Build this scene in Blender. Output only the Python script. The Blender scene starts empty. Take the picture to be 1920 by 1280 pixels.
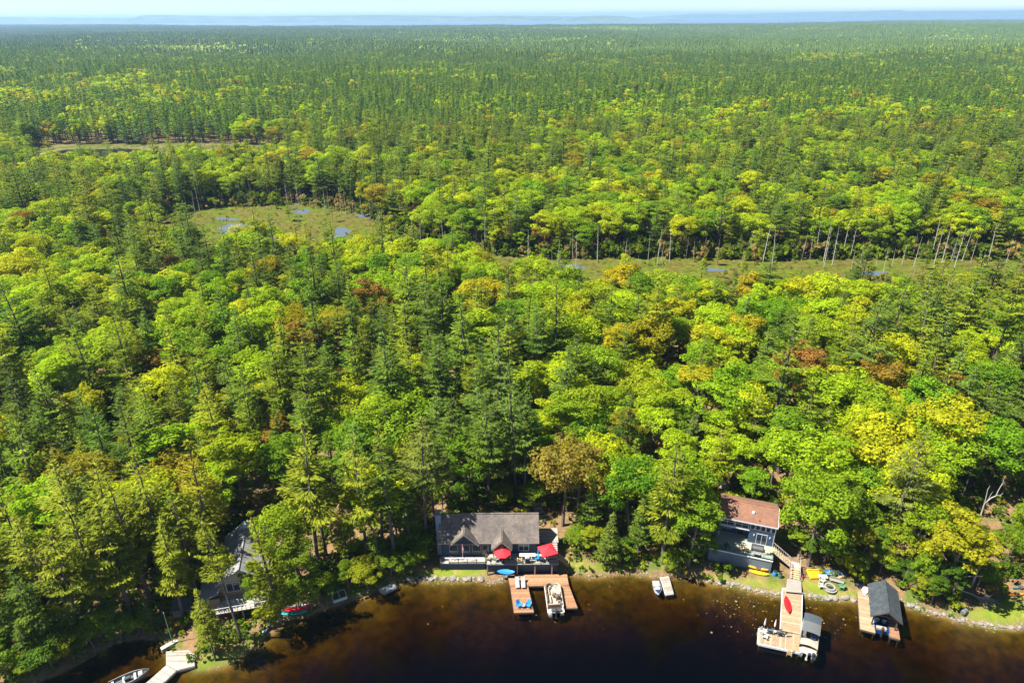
import bpy, bmesh, math, random
import numpy as np
from mathutils import Vector, Matrix, noise as mnoise

random.seed(7); RNG = np.random.default_rng(7)
SC = bpy.context.scene
COL = SC.collection

# ------------------------------------------------------------------ camera
CAM_H = 80.0
PITCH = math.radians(25.48); ROLL = math.radians(0.36); FPX = 1280.0     # photo pixels (1920 x 1280)
cam_data = bpy.data.cameras.new('camera'); cam = bpy.data.objects.new('camera', cam_data); COL.objects.link(cam)
cam_data.sensor_width = 36.0; cam_data.lens = 24.0
cam_data.clip_start = 0.5; cam_data.clip_end = 90000.0
cam_f = Vector((0, math.cos(PITCH), -math.sin(PITCH))); u0 = Vector((0, math.sin(PITCH), math.cos(PITCH))); r0 = Vector((1, 0, 0))
cam_r = r0*math.cos(ROLL) - u0*math.sin(ROLL); cam_u = u0*math.cos(ROLL) + r0*math.sin(ROLL)
cam.matrix_world = Matrix(((cam_r.x, cam_u.x, -cam_f.x, 0), (cam_r.y, cam_u.y, -cam_f.y, 0), (cam_r.z, cam_u.z, -cam_f.z, CAM_H), (0, 0, 0, 1)))
SC.camera = cam

# ------------------------------------------------------------------ sky, sun, exposure
SUN_ELEV = math.radians(57); SUN_H = Vector((-0.985, -0.172, 0))          # horizontal direction towards the sun
world = bpy.data.worlds.new('World'); SC.world = world; world.use_nodes = True
wn = world.node_tree.nodes; wl = world.node_tree.links
sky = wn.new('ShaderNodeTexSky'); sky.sky_type = 'NISHITA'; sky.sun_disc = False
sky.sun_elevation = SUN_ELEV; sky.sun_rotation = math.atan2(SUN_H.x, SUN_H.y)
sky.altitude = 100; sky.air_density = 0.62; sky.dust_density = 0.0; sky.ozone_density = 3.0
wl.new(sky.outputs[0], wn['Background'].inputs[0]); wn['Background'].inputs[1].default_value = 0.05
sun_data = bpy.data.lights.new('sun', 'SUN'); sun = bpy.data.objects.new('sun', sun_data); COL.objects.link(sun)
sun_data.energy = 5.0; sun_data.angle = math.radians(0.53); sun_data.color = (1.0, 0.955, 0.87)
sd = Vector((-SUN_H.x*math.cos(SUN_ELEV), -SUN_H.y*math.cos(SUN_ELEV), -math.sin(SUN_ELEV)))
sun.rotation_euler = sd.to_track_quat('-Z', 'Y').to_euler()
sun.location = (-60, 120, 140)
SC.cycles.max_bounces = 6; SC.cycles.diffuse_bounces = 3; SC.cycles.volume_bounces = 0; SC.cycles.transparent_max_bounces = 12
SC.view_settings.view_transform = 'Standard'; SC.view_settings.look = 'None'
SC.view_settings.exposure = 1.64; SC.view_settings.gamma = 1.0; SC.view_settings.use_curve_mapping = False

# ------------------------------------------------------------------ pixel -> place
def ray(px, py):
    return cam_f*FPX + cam_r*(px-960) - cam_u*(py-640)
def P(px, py, z=0.0):
    d = ray(px, py); t = (z-CAM_H)/d.z
    return Vector((d.x*t, d.y*t, z))
def Q(x, y, z):
    v = Vector((x, y, z-CAM_H)); k = FPX/v.dot(cam_f)
    return 960+k*v.dot(cam_r), 640-k*v.dot(cam_u)
def QA(x, y, z):
    z = z-CAM_H
    dp = x*cam_f.x+y*cam_f.y+z*cam_f.z
    k = FPX/dp
    return 960+k*(x*cam_r.x+y*cam_r.y+z*cam_r.z), 640-k*(x*cam_u.x+y*cam_u.y+z*cam_u.z), dp

# ------------------------------------------------------------------ materials
MATS = {}
def nodes_of(name):
    m = bpy.data.materials.new(name); m.use_nodes = True
    nt = m.node_tree
    return m, nt, nt.nodes, nt.links, nt.nodes['Principled BSDF']
def M(name, col=None, rough=0.6, var=0.18, scale=2.5, metal=0.0, bump=0.0, spec=0.4, stripe=None, col2=None, mix_scale=0.6):
    """plain procedural material: base colour with two octaves of wear, optional stripes (axis, pitch m, depth)"""
    if name in MATS: return MATS[name]
    m, nt, n, l, b = nodes_of(name)
    tc = n.new('ShaderNodeTexCoord')
    tx = n.new('ShaderNodeTexNoise'); tx.inputs['Scale'].default_value = scale; tx.inputs['Detail'].default_value = 6; tx.inputs['Roughness'].default_value = 0.65
    l.new(tc.outputs['Object'], tx.inputs['Vector'])
    hsv = n.new('ShaderNodeHueSaturation')
    mr = n.new('ShaderNodeMapRange'); mr.inputs[1].default_value = 0.25; mr.inputs[2].default_value = 0.75
    mr.inputs[3].default_value = 1-var; mr.inputs[4].default_value = 1+var
    l.new(tx.outputs[0], mr.inputs[0]); l.new(mr.outputs[0], hsv.inputs['Value'])
    if col2:
        t2 = n.new('ShaderNodeTexNoise'); t2.inputs['Scale'].default_value = mix_scale; t2.inputs['Detail'].default_value = 5
        l.new(tc.outputs['Object'], t2.inputs['Vector'])
        r2 = n.new('ShaderNodeMapRange'); r2.inputs[1].default_value = 0.4; r2.inputs[2].default_value = 0.6
        l.new(t2.outputs[0], r2.inputs[0])
        mx = n.new('ShaderNodeMix'); mx.data_type = 'RGBA'
        mx.inputs[6].default_value = (*col, 1); mx.inputs[7].default_value = (*col2, 1)
        l.new(r2.outputs[0], mx.inputs[0]); l.new(mx.outputs[2], hsv.inputs['Color'])
    else:
        hsv.inputs['Color'].default_value = (*col, 1)
    l.new(hsv.outputs[0], b.inputs['Base Color'])
    b.inputs['Roughness'].default_value = rough; b.inputs['Metallic'].default_value = metal
    b.inputs['Specular IOR Level'].default_value = spec
    hgt = None
    if bump:
        hgt = tx.outputs[0]; dist = bump
    if stripe:
        ax, pitch, dist = stripe
        sp = n.new('ShaderNodeSeparateXYZ'); l.new(tc.outputs['Object'], sp.inputs[0])
        dv = n.new('ShaderNodeMath'); dv.operation = 'DIVIDE'; dv.inputs[1].default_value = pitch
        l.new(sp.outputs[ax], dv.inputs[0])
        fr = n.new('ShaderNodeMath'); fr.operation = 'FRACT'; l.new(dv.outputs[0], fr.inputs[0])
        hgt = fr.outputs[0]
    if hgt:
        bp = n.new('ShaderNodeBump'); bp.inputs['Distance'].default_value = dist; bp.inputs['Strength'].default_value = 0.8
        l.new(hgt, bp.inputs['Height']); l.new(bp.outputs[0], b.inputs['Normal'])
    MATS[name] = m
    return m

def leaf_material(name, transl, rough):
    m, nt, n, l, b = nodes_of(name)
    at = n.new('ShaderNodeAttribute'); at.attribute_type = 'INSTANCER'; at.attribute_name = 'tint'
    va = n.new('ShaderNodeAttribute'); va.attribute_type = 'GEOMETRY'; va.attribute_name = 'var'
    hsv = n.new('ShaderNodeHueSaturation'); l.new(at.outputs['Color'], hsv.inputs['Color'])
    mr = n.new('ShaderNodeMapRange'); mr.inputs[3].default_value = 0.62; mr.inputs[4].default_value = 1.38
    l.new(va.outputs['Fac'], mr.inputs[0]); l.new(mr.outputs[0], hsv.inputs['Value'])
    mh = n.new('ShaderNodeMapRange'); mh.inputs[3].default_value = 0.515; mh.inputs[4].default_value = 0.485
    l.new(va.outputs['Fac'], mh.inputs[0]); l.new(mh.outputs[0], hsv.inputs['Hue'])
    l.new(hsv.outputs[0], b.inputs['Base Color']); b.inputs['Roughness'].default_value = rough; b.inputs['Specular IOR Level'].default_value = 0.06
    tr = n.new('ShaderNodeBsdfTranslucent')
    h2 = n.new('ShaderNodeHueSaturation'); h2.inputs['Hue'].default_value = 0.49; h2.inputs['Value'].default_value = 1.25; h2.inputs['Saturation'].default_value = 1.05
    l.new(hsv.outputs[0], h2.inputs['Color']); l.new(h2.outputs[0], tr.inputs[0])
    mx = n.new('ShaderNodeMixShader'); mx.inputs[0].default_value = transl
    l.new(b.outputs[0], mx.inputs[1]); l.new(tr.outputs[0], mx.inputs[2]); l.new(mx.outputs[0], n['Material Output'].inputs[0])
    return m
LEAF = leaf_material('broadleaf_foliage', 0.5, 0.5)
NEEDLE = leaf_material('needle_foliage', 0.36, 0.55)
BARK = M('bark', (0.11, 0.085, 0.065), 0.9, 0.35, 6, bump=0.03)
BARKP = M('pine_bark', (0.095, 0.075, 0.065), 0.9, 0.35, 6, bump=0.03)
DEADW = M('dead_grey_wood', (0.36, 0.33, 0.30), 0.85, 0.3, 4, bump=0.02)

# ------------------------------------------------------------------ object helpers
def tag(o, label=None, cat=None, group=None, kind=None):
    if label: o['label'] = label
    if cat: o['category'] = cat
    if group: o['group'] = group
    if kind: o['kind'] = kind
    return o
def empty(name, loc, rz=0, label=None, cat=None, group=None):
    o = bpy.data.objects.new(name, None); COL.objects.link(o)
    o.empty_display_size = 0.3; o.location = loc; o.rotation_euler = (0, 0, rz)
    return tag(o, label, cat, group)
def link(name, me, parent=None, loc=None, rz=None):
    o = bpy.data.objects.new(name, me); COL.objects.link(o)
    if parent: o.parent = parent
    if loc is not None: o.location = loc
    if rz is not None: o.rotation_euler = (0, 0, rz)
    return o
class MB:
    def __init__(s): s.v = []; s.f = []; s.mi = []
    def add(s, vs, fs, m=0):
        o = len(s.v); s.v += [tuple(v) for v in vs]
        for f in fs: s.f.append([i+o for i in f]); s.mi.append(m)
        return s
    def box(s, x0, y0, z0, x1, y1, z1, m=0, mat=None):
        vs = [Vector(p) for p in ((x0,y0,z0),(x1,y0,z0),(x1,y1,z0),(x0,y1,z0),(x0,y0,z1),(x1,y0,z1),(x1,y1,z1),(x0,y1,z1))]
        if mat: vs = [mat @ v for v in vs]
        return s.add(vs, [(3,2,1,0),(4,5,6,7),(0,1,5,4),(1,2,6,5),(2,3,7,6),(3,0,4,7)], m)
    def rbox(s, cx, cy, cz, sx, sy, sz, bev=0.05, m=0, mat=None):
        """box with chamfered upright and top edges (cushions, covers)"""
        hx, hy = sx/2, sy/2; b = min(bev, hx*.9, hy*.9, sz*.45)
        def ring(ix, z):
            x, y = hx-ix, hy-ix
            return [(cx-x+b,cy-y,z),(cx+x-b,cy-y,z),(cx+x,cy-y+b,z),(cx+x,cy+y-b,z),(cx+x-b,cy+y,z),(cx-x+b,cy+y,z),(cx-x,cy+y-b,z),(cx-x,cy-y+b,z)]
        vs = ring(0, cz)+ring(0, cz+sz-b)+ring(b*.6, cz+sz)
        if mat: vs = [mat @ Vector(v) for v in vs]
        fs = [tuple(range(7,-1,-1)), tuple(range(16,24))]
        for k in (0, 8):
            for i in range(8): fs.append((k+i, k+(i+1)%8, k+8+(i+1)%8, k+8+i))
        return s.add(vs, fs, m)
    def tube(s, p0, p1, r0, r1=None, n=6, m=0, cap=True):
        r1 = r0 if r1 is None else r1
        p0, p1 = Vector(p0), Vector(p1); d = (p1-p0).normalized()
        a = d.orthogonal().normalized(); b = d.cross(a)
        vs = []
        for p, r in ((p0, r0), (p1, r1)):
            for i in range(n):
                t = 2*math.pi*i/n; vs.append(p+a*(r*math.cos(t))+b*(r*math.sin(t)))
        fs = [(i, (i+1)%n, n+(i+1)%n, n+i) for i in range(n)]
        if cap: fs += [tuple(range(n-1,-1,-1)), tuple(range(n, 2*n))]
        return s.add(vs, fs, m)
    def path(s, pts, rs, n=6, m=0):
        """tapered tube along a polyline"""
        pts = [Vector(p) for p in pts]; vs = []; k = len(pts)
        d = (pts[-1]-pts[0]).normalized(); a = d.orthogonal().normalized()
        for i, p in enumerate(pts):
            t = (pts[min(i+1,k-1)]-pts[max(i-1,0)]).normalized()
            a = (a-t*a.dot(t)).normalized(); b = t.cross(a)
            for j in range(n):
                th = 2*math.pi*j/n; vs.append(p+a*(rs[i]*math.cos(th))+b*(rs[i]*math.sin(th)))
        fs = []
        for i in range(k-1):
            for j in range(n): fs.append((i*n+j, i*n+(j+1)%n, (i+1)*n+(j+1)%n, (i+1)*n+j))
        fs += [tuple(range(n-1,-1,-1)), tuple(range((k-1)*n, k*n))]
        return s.add(vs, fs, m)
    def prism(s, poly, z0, z1, m=0):
        n = len(poly); vs = [(p[0],p[1],z0) for p in poly]+[(p[0],p[1],z1) for p in poly]
        fs = [tuple(range(n-1,-1,-1)), tuple(range(n,2*n))]+[(i,(i+1)%n,n+(i+1)%n,n+i) for i in range(n)]
        return s.add(vs, fs, m)
    def slab(s, quad, th, m=0):
        """four 3-D corners (ccw seen from outside) thickened inwards"""
        q = [Vector(p) for p in quad]; nrm = (q[1]-q[0]).cross(q[3]-q[0]).normalized()
        vs = q+[p-nrm*th for p in q]
        return s.add(vs, [(0,1,2,3),(7,6,5,4),(0,4,5,1),(1,5,6,2),(2,6,7,3),(3,7,4,0)], m)
    def loft(s, rings, m=0, cap=True, closed=True):
        n = len(rings[0]); vs = [p for r in rings for p in r]; fs = []
        for i in range(len(rings)-1):
            for j in range(n if closed else n-1): fs.append((i*n+j, i*n+(j+1)%n, (i+1)*n+(j+1)%n, (i+1)*n+j))
        if cap: fs += [tuple(range(n-1,-1,-1)), tuple(range((len(rings)-1)*n, len(rings)*n))]
        return s.add(vs, fs, m)
    def disc(s, c, r, h, n=16, m=0):
        return s.tube((c[0],c[1],c[2]), (c[0],c[1],c[2]+h), r, r, n, m)
    def mesh(s, name, mats, smooth=False):
        me = bpy.data.meshes.new(name); me.from_pydata(s.v, [], s.f)
        for m in (mats if isinstance(mats, (list, tuple)) else [mats]): me.materials.append(m)
        if any(s.mi): me.polygons.foreach_set('material_index', s.mi)
        if smooth: me.polygons.foreach_set('use_smooth', [True]*len(s.f))
        me.update(); return me
    def build(s, name, mats, parent=None, smooth=False, loc=None, rz=None):
        return link(name, s.mesh(name, mats, smooth), parent, loc, rz)

# ------------------------------------------------------------------ terrain
SHORE_PX = [(-900,1500),(-300,1400),(-40,1312),(60,1284),(110,1266),(160,1240),(215,1207),(265,1197),(300,1199),(312,1208),(320,1224),(345,1245),(366,1256),(400,1253),(440,1240),
 (480,1216),(500,1194),(540,1163),(580,1155),(640,1132),(680,1119),(710,1109),(745,1091),(780,1087),(850,1088),(895,1086),(925,1092),(955,1083),(1065,1074),(1085,1079),
 (1120,1081),(1170,1073),(1225,1081),(1265,1079),(1290,1081),(1330,1091),(1380,1099),(1420,1109),(1470,1117),(1504,1116),(1550,1122),(1600,1126),(1640,1126),(1690,1128),
 (1705,1137),(1746,1149),(1778,1157),(1790,1164),(1826,1168),(1865,1177),(1905,1178),(1930,1173),(2010,1160),(2300,1150),(3000,1130)]
SHORE = np.array([P(x, y, 0.0)[:2] for x, y in SHORE_PX])
def in_poly(px, py, poly):
    poly = np.asarray(poly); n = len(poly); inside = np.zeros(np.shape(px), bool); j = n-1
    for i in range(n):
        xi, yi = poly[i]; xj, yj = poly[j]
        c = ((yi > py) != (yj > py)) & (px < (xj-xi)*(py-yi)/(yj-yi+1e-12)+xi)
        inside ^= c; j = i
    return inside
LAND = np.vstack([SHORE, [[60000, SHORE[-1][1]], [60000, 90000], [-60000, 90000], [-60000, SHORE[0][1]]]])
def shore_sd(x, y):
    """signed distance to the waterline, positive on land"""
    x = np.asarray(x, float); y = np.asarray(y, float)
    best = np.full(x.shape, 1e18)
    for (ax, ay), (bx, by) in zip(SHORE[:-1], SHORE[1:]):
        dx, dy = bx-ax, by-ay; t = np.clip(((x-ax)*dx+(y-ay)*dy)/(dx*dx+dy*dy), 0, 1)
        best = np.minimum(best, (x-ax-t*dx)**2+(y-ay-t*dy)**2)
    d = np.sqrt(best)
    return np.where(in_poly(x, y, LAND), d, -d)
FAR_SHORE = [(-400,9500),(0,9000),(240,8000),(330,7000),(480,5900),(960,5600),(1440,5400),(1560,6000),(1680,7100),(1920,7000),(2400,7000)]
def far_edge(x, y):
    px = 960+FPX*(x/(np.maximum(y, 1)*cam_f.y+CAM_H*math.sin(PITCH)))
    return np.interp(px, [a for a, b in FAR_SHORE], [b for a, b in FAR_SHORE])
def sstep(t): t = np.clip(t, 0, 1); return t*t*(3-2*t)
def vnoise(x, y, s, seed=0):
    """cheap smooth value noise in numpy, 0..1"""
    x = np.asarray(x)/s+seed*17.3; y = np.asarray(y)/s+seed*9.1
    xi = np.floor(x).astype(np.int64); yi = np.floor(y).astype(np.int64); fx = x-xi; fy = y-yi
    fx = fx*fx*(3-2*fx); fy = fy*fy*(3-2*fy)
    def h(a, b):
        k = (a*374761393+b*668265263+seed*144665) & 0x7fffffff
        k = ((k ^ (k >> 13))*1274126177) & 0x7fffffff
        return ((k ^ (k >> 16)) & 0xffff)/65535.0
    return (h(xi,yi)*(1-fx)+h(xi+1,yi)*fx)*(1-fy)+(h(xi,yi+1)*(1-fx)+h(xi+1,yi+1)*fx)*fy
def relief(x, y):
    """low swells of the land beyond the marshes"""
    k = sstep((y-470)/500)*(1-sstep((y-4300)/1000))
    return k*((vnoise(x, y, 420, 51)-.5)*16+(vnoise(x, y, 1300, 52)-.5)*18)
def height(x, y, d=None):
    x = np.asarray(x, float); y = np.asarray(y, float)
    if d is None: d = shore_sd(x, y)
    n = vnoise(x, y, 7, 1)-.5+(vnoise(x, y, 2.2, 2)-.5)*.4
    land = 0.05+0.75*sstep(d/2.2)+3.2*sstep((d-5)/42)+n*0.35*sstep((d-1)/6)*(1-.8*sstep((d-70)/30))
    dep = -d; w = 0.05+0.20*dep+0.08*np.maximum(dep-8, 0)
    w = -(np.minimum(w, 7.0)+(vnoise(x, y, 5, 3)-.5)*0.5*sstep(dep/4)+(vnoise(x, y, 16, 4)-.5)*1.0*sstep((dep-3)/8))
    z = np.where(d > 0, land, np.minimum(w, -0.02))
    fe = far_edge(x, y); z = z+np.where(y > 470, relief(x, y)-2.0*sstep((y-470)/200), 0)
    return np.where(y > 3000, np.where(y > fe, -3.0, np.maximum(z, 1.0)), z)
def gz(x, y): return float(height(np.array([x]), np.array([y]))[0])
def G(px, py, dz=0.0):
    """pixel -> point on the terrain"""
    z = 1.0
    for _ in range(6):
        p = P(px, py, z); z = gz(p.x, p.y)
    p = P(px, py, z); p.z = z+dz
    return p

def graded(a, b, step, out_lo, out_hi, ratio):
    xs = list(np.arange(a, b+1e-6, step)); s = step; v = a
    lo = []
    while v > out_lo: s *= ratio; v -= s; lo.append(v)
    s = step; v = xs[-1]; hi = []
    while v < out_hi: s *= ratio; v += s; hi.append(v)
    return np.array(lo[::-1]+xs+hi)
GX = graded(-95, 95, 0.8, -31000, 31000, 1.22); GY = graded(50, 118, 0.8, -600, 31000, 1.16)
gx, gy = np.meshgrid(GX, GY); gxf, gyf = gx.ravel(), gy.ravel()
gd = shore_sd(gxf, gyf); gzf = height(gxf, gyf, gd)
nx, ny = len(GX), len(GY)
ii = np.arange(nx*ny).reshape(ny, nx)
quads = np.stack([ii[:-1,:-1].ravel(), ii[:-1,1:].ravel(), ii[1:,1:].ravel(), ii[1:,:-1].ravel()], 1)
def np_mesh(name, verts, faces, mats, attrs=None, mi=None):
    me = bpy.data.meshes.new(name); verts = np.asarray(verts, np.float32); faces = np.asarray(faces, np.int32)
    k = faces.shape[1]
    me.vertices.add(len(verts)); me.vertices.foreach_set('co', verts.ravel())
    me.loops.add(faces.size); me.loops.foreach_set('vertex_index', faces.ravel())
    me.polygons.add(len(faces)); me.polygons.foreach_set('loop_start', np.arange(0, faces.size, k, dtype=np.int32))
    for m in mats: me.materials.append(m)
    if mi is not None: me.polygons.foreach_set('material_index', np.asarray(mi, np.int32))
    for an, av in (attrs or {}).items():
        a = me.attributes.new(an, 'FLOAT', 'POINT'); a.data.foreach_set('value', np.asarray(av, np.float32))
    me.update(calc_edges=True); me.validate(); return me
LAWNS = [[(1335,1085),(1400,1083),(1470,1092),(1475,1113),(1420,1106),(1370,1097),(1330,1089)],
         [(1502,1083),(1545,1090),(1580,1108),(1620,1112),(1628,1122),(1590,1123),(1545,1119),(1505,1112)],
         [(1800,1150),(1830,1140),(1870,1132),(1935,1118),(1990,1120),(1990,1160),(1930,1171),(1900,1174),(1865,1173),(1826,1163),(1796,1158)],
         [(775,1068),(830,1062),(905,1060),(912,1078),(895,1083),(850,1084),(785,1084)],
         [(1050,1052),(1090,1048),(1110,1058),(1150,1064),(1100,1066),(1060,1062)],
         [(370,1240),(420,1228),(470,1205),(485,1212),(440,1236),(400,1248),(372,1250)]]
lw = np.zeros(len(gxf)); near = (np.abs(gxf) < 110) & (gyf > 50) & (gyf < 125)
for L in LAWNS:
    lw[near] = np.maximum(lw[near], in_poly(gxf[near], gyf[near], [G(*p)[:2] for p in L]).astype(float))
def smooth_grid(a, it=2):
    a = a.reshape(ny, nx)
    for _ in range(it):
        b = a.copy(); b[1:-1,1:-1] = (a[1:-1,1:-1]*2+a[:-2,1:-1]+a[2:,1:-1]+a[1:-1,:-2]+a[1:-1,2:])/6; a = b
    return a.ravel()
lw = smooth_grid(lw, 1)

def ground_material():
    m, nt, n, l, b = nodes_of('forest_floor')
    geo = n.new('ShaderNodeNewGeometry')
    def nz(s, det=6, r=.6):
        t = n.new('ShaderNodeTexNoise'); t.inputs['Scale'].default_value = s; t.inputs['Detail'].default_value = det; t.inputs['Roughness'].default_value = r
        l.new(geo.outputs['Position'], t.inputs['Vector']); return t.outputs[0]
    def rng(x, a, c):
        t = n.new('ShaderNodeMapRange'); t.inputs[1].default_value = a; t.inputs[2].default_value = c; l.new(x, t.inputs[0]); return t.outputs[0]
    def mix(f, a, c):
        t = n.new('ShaderNodeMix'); t.data_type = 'RGBA'
        for k, s in ((6, a), (7, c)):
            if isinstance(s, tuple): t.inputs[k].default_value = (*s, 1)
            else: l.new(s, t.inputs[k])
        l.new(f, t.inputs[0]); return t.outputs[2]
    def att(nm):
        t = n.new('ShaderNodeAttribute'); t.attribute_name = nm; return t.outputs['Fac']
    litter = mix(rng(nz(0.9), .35, .65), (0.21, 0.125, 0.06), (0.12, 0.085, 0.045))
    litter = mix(rng(nz(0.22), .5, .62), litter, (0.07, 0.10, 0.018))
    litter = mix(rng(nz(2.6), .58, .70), litter, (0.30, 0.21, 0.12))
    grass = mix(rng(nz(1.1), .3, .7), (0.10, 0.15, 0.014), (0.17, 0.19, 0.022))
    grass = mix(rng(nz(0.5), .56, .68), grass, (0.24, 0.20, 0.06))
    bank = mix(rng(nz(1.4), .4, .6), (0.24, 0.17, 0.09), (0.10, 0.075, 0.04))
    bed = mix(rng(nz(0.7), .35, .65), (0.085, 0.058, 0.016), (0.028, 0.022, 0.008))
    bed = mix(rng(nz(3.5), .62, .72), bed, (0.13, 0.095, 0.035))
    c = mix(att('lawn'), litter, grass)
    c = mix(att('bank'), c, bank)
    c = mix(att('bed'), c, bed)
    l.new(c, b.inputs['Base Color']); b.inputs['Roughness'].default_value = 0.95; b.inputs['Specular IOR Level'].default_value = 0.04
    bp = n.new('ShaderNodeBump'); bp.inputs['Distance'].default_value = 0.15; bp.inputs['Strength'].default_value = .7
    l.new(nz(4, 5, .7), bp.inputs['Height']); l.new(bp.outputs[0], b.inputs['Normal'])
    return m
bank = np.clip(1-np.abs(gd-0.2)/0.7, 0, 1)*(gd > -2)*np.clip((vnoise(gxf, gyf, 4, 41)-.3)*3, 0, 1)
g_me = np_mesh('ground', np.stack([gxf, gyf, gzf], 1), quads, [ground_material()], {'lawn': lw, 'bank': bank, 'bed': np.clip(-gd/0.8, 0, 1)})
g_me.polygons.foreach_set('use_smooth', [True]*len(g_me.polygons))
tag(link('ground', g_me), kind='structure')

# ------------------------------------------------------------------ lake, bay, marsh, hills
def water_material(name, rough, bump_scale, bump_d, absorb=None, density=1.0, body=None, refl=1.0):
    m, nt, n, l, b = nodes_of(name); n.remove(b)
    out = n['Material Output']
    fr = n.new('ShaderNodeFresnel'); fr.inputs[0].default_value = 1.33
    gl = n.new('ShaderNodeBsdfGlossy'); gl.inputs['Roughness'].default_value = rough
    geo = n.new('ShaderNodeNewGeometry')
    t = n.new('ShaderNodeTexNoise'); t.inputs['Scale'].default_value = bump_scale; t.inputs['Detail'].default_value = 3
    l.new(geo.outputs['Position'], t.inputs['Vector'])
    bp = n.new('ShaderNodeBump'); bp.inputs['Distance'].default_value = bump_d; bp.inputs['Strength'].default_value = 0.6
    l.new(t.outputs[0], bp.inputs['Height']); l.new(bp.outputs[0], gl.inputs['Normal']); l.new(bp.outputs[0], fr.inputs['Normal'])
    mx = n.new('ShaderNodeMixShader'); rm = n.new('ShaderNodeMath'); rm.operation = 'MULTIPLY'; rm.inputs[1].default_value = refl
    l.new(fr.outputs[0], rm.inputs[0]); l.new(rm.outputs[0], mx.inputs[0]); l.new(gl.outputs[0], mx.inputs[2])
    if body:
        df = n.new('ShaderNodeBsdfDiffuse'); df.inputs[0].default_value = (*body, 1); l.new(df.outputs[0], mx.inputs[1])
    else:
        tr = n.new('ShaderNodeBsdfTransparent'); l.new(tr.outputs[0], mx.inputs[1])
    l.new(mx.outputs[0], out.inputs['Surface'])
    if absorb:
        va = n.new('ShaderNodeVolumeAbsorption'); va.inputs[0].default_value = (*absorb, 1); va.inputs[1].default_value = density
        l.new(va.outputs[0], out.inputs['Volume'])
    return m
lake = MB().box(-30500, -590, -7.9, 30500, SHORE[:, 1].max()+14, 0.0)
# the lake's box runs under the bank; only its top shows where the ground dips below it
tag(lake.build('lake', water_material('lake_water', 0.03, 1.6, 0.03, (0.78, 0.70, 0.15), 2.7)), kind='structure')

fx = np.linspace(-31000, 31000, 160)
bay_v = []; 
for x in fx: bay_v += [(x, 5000.0, 0.0), (x, 30000.0, 0.0)]
bay_f = [(2*i, 2*i+2, 2*i+3, 2*i+1) for i in range(len(fx)-1)]
tag(link('bay', np_mesh('bay', bay_v, bay_f, [water_material('bay_water', 0.4, 0.02, 2.0, body=(0.03, 0.09, 0.16), refl=.4)])), kind='structure')

HILLM = M('far_hill_forest', (0.05, 0.085, 0.03), 0.95, 0.4, 0.004, col2=(0.08, 0.11, 0.04), mix_scale=0.002)
def hill(sil, D, depth):
    sil = np.array(sil, float); xs = np.arange(sil[0,0], sil[-1,0]+1, 8.0); ys = np.interp(xs, sil[:,0], sil[:,1])
    rings = []
    for i, (px, py) in enumerate(zip(xs, ys)):
        d = ray(px, py); t = D/d.y; x = d.x*t; z = max(CAM_H+d.z*t, 0.5)+ (random.random()-.5)*D*0.00025
        e = 1.0 if 0 < i < len(xs)-1 else 0.02
        z *= e
        rings.append([(x, D-depth, -2), (x, D-depth*.55, z*.55), (x, D, max(z,-1)), (x*1.03, D+depth*.8, z*.6), (x*1.06, D+depth*1.6, -2)])
    mb = MB().loft(rings, closed=False, cap=False)
    o = mb.build('hills', HILLM, smooth=True); return tag(o, kind='structure')
hill([(-300,32),(0,32.5),(100,33),(130,34),(250,34),(268,29.6),(290,29),(330,29),(410,31),(480,31.5),(560,30),(640,29.5),(700,28.5),(790,29.5),(870,31),(930,30),(960,29.5),(1010,30.5),(1060,31.5),(1120,33),(1190,36)], 13000, 900)
hill([(1050,38),(1060,34),(1090,31),(1130,29.5),(1160,30),(1180,32.5),(1195,36),(1230,37),(1275,37.2),(1282,39)], 11500, 500)
hill([(1200,33),(1230,31),(1290,27),(1340,26),(1375,27.5),(1440,25),(1520,23.5),(1600,22),(1640,21),(1665,20),(1690,19),(1702,22),(1760,21.5),(1860,21),(1920,19.6),(2300,17)], 18000, 1200)

MARSH_PX = [(285,442),(330,398),(420,383),(560,380),(680,396),(725,430),(860,466),(1000,484),(1200,478),(1450,484),(1700,478),(1990,486),
            (1990,598),(1700,604),(1500,598),(1250,602),(1050,582),(900,536),(800,514),(620,508),(420,505),(320,480)]
PONDB_PX = [(30,292),(90,272),(200,266),(420,268),(560,284),(570,312),(420,318),(300,330),(60,330)]
MZ = 4.02
MARSH = [P(x, y, MZ)[:2] for x, y in MARSH_PX]; PONDB = [P(x, y, MZ)[:2] for x, y in PONDB_PX]
def rough_outline(poly, amp, sub=8, seed=1):
    out = []
    for i in range(len(poly)):
        a = Vector(poly[i]); b = Vector(poly[(i+1) % len(poly)])
        for k in range(sub):
            p = a.lerp(b, k/sub); q = mnoise.noise_vector((p.x*.08+seed*7, p.y*.08, seed*3.1))
            out.append((p.x+q.x*amp, p.y+q.y*amp))
    return out
def sheet(name, poly, z, mat):
    bm = bmesh.new(); f = bm.faces.new([bm.verts.new((p[0], p[1], z)) for p in poly])
    bmesh.ops.triangulate(bm, faces=[f]); bmesh.ops.recalc_face_normals(bm, faces=bm.faces)
    me = bpy.data.meshes.new(name); bm.to_mesh(me); bm.free(); me.materials.append(mat)
    if me.polygons[0].normal.z < 0: me.flip_normals()
    o = link(name, me); return tag(o, kind='structure')
marsh_mat = M('marsh_sedge', (0.070, 0.092, 0.010), 0.95, 0.55, 0.6, bump=0.3, spec=.02, col2=(0.088, 0.080, 0.018), mix_scale=0.12)
sheet('marsh', rough_outline(MARSH, 5), 4.36, marsh_mat)
sheet('pond_bank', rough_outline(PONDB, 4, seed=4), 4.34, M('pale_reed_bank', (0.12, 0.11, 0.04), .95, .4, .3, spec=.02, col2=(0.07, 0.085, 0.015), mix_scale=.05))
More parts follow.
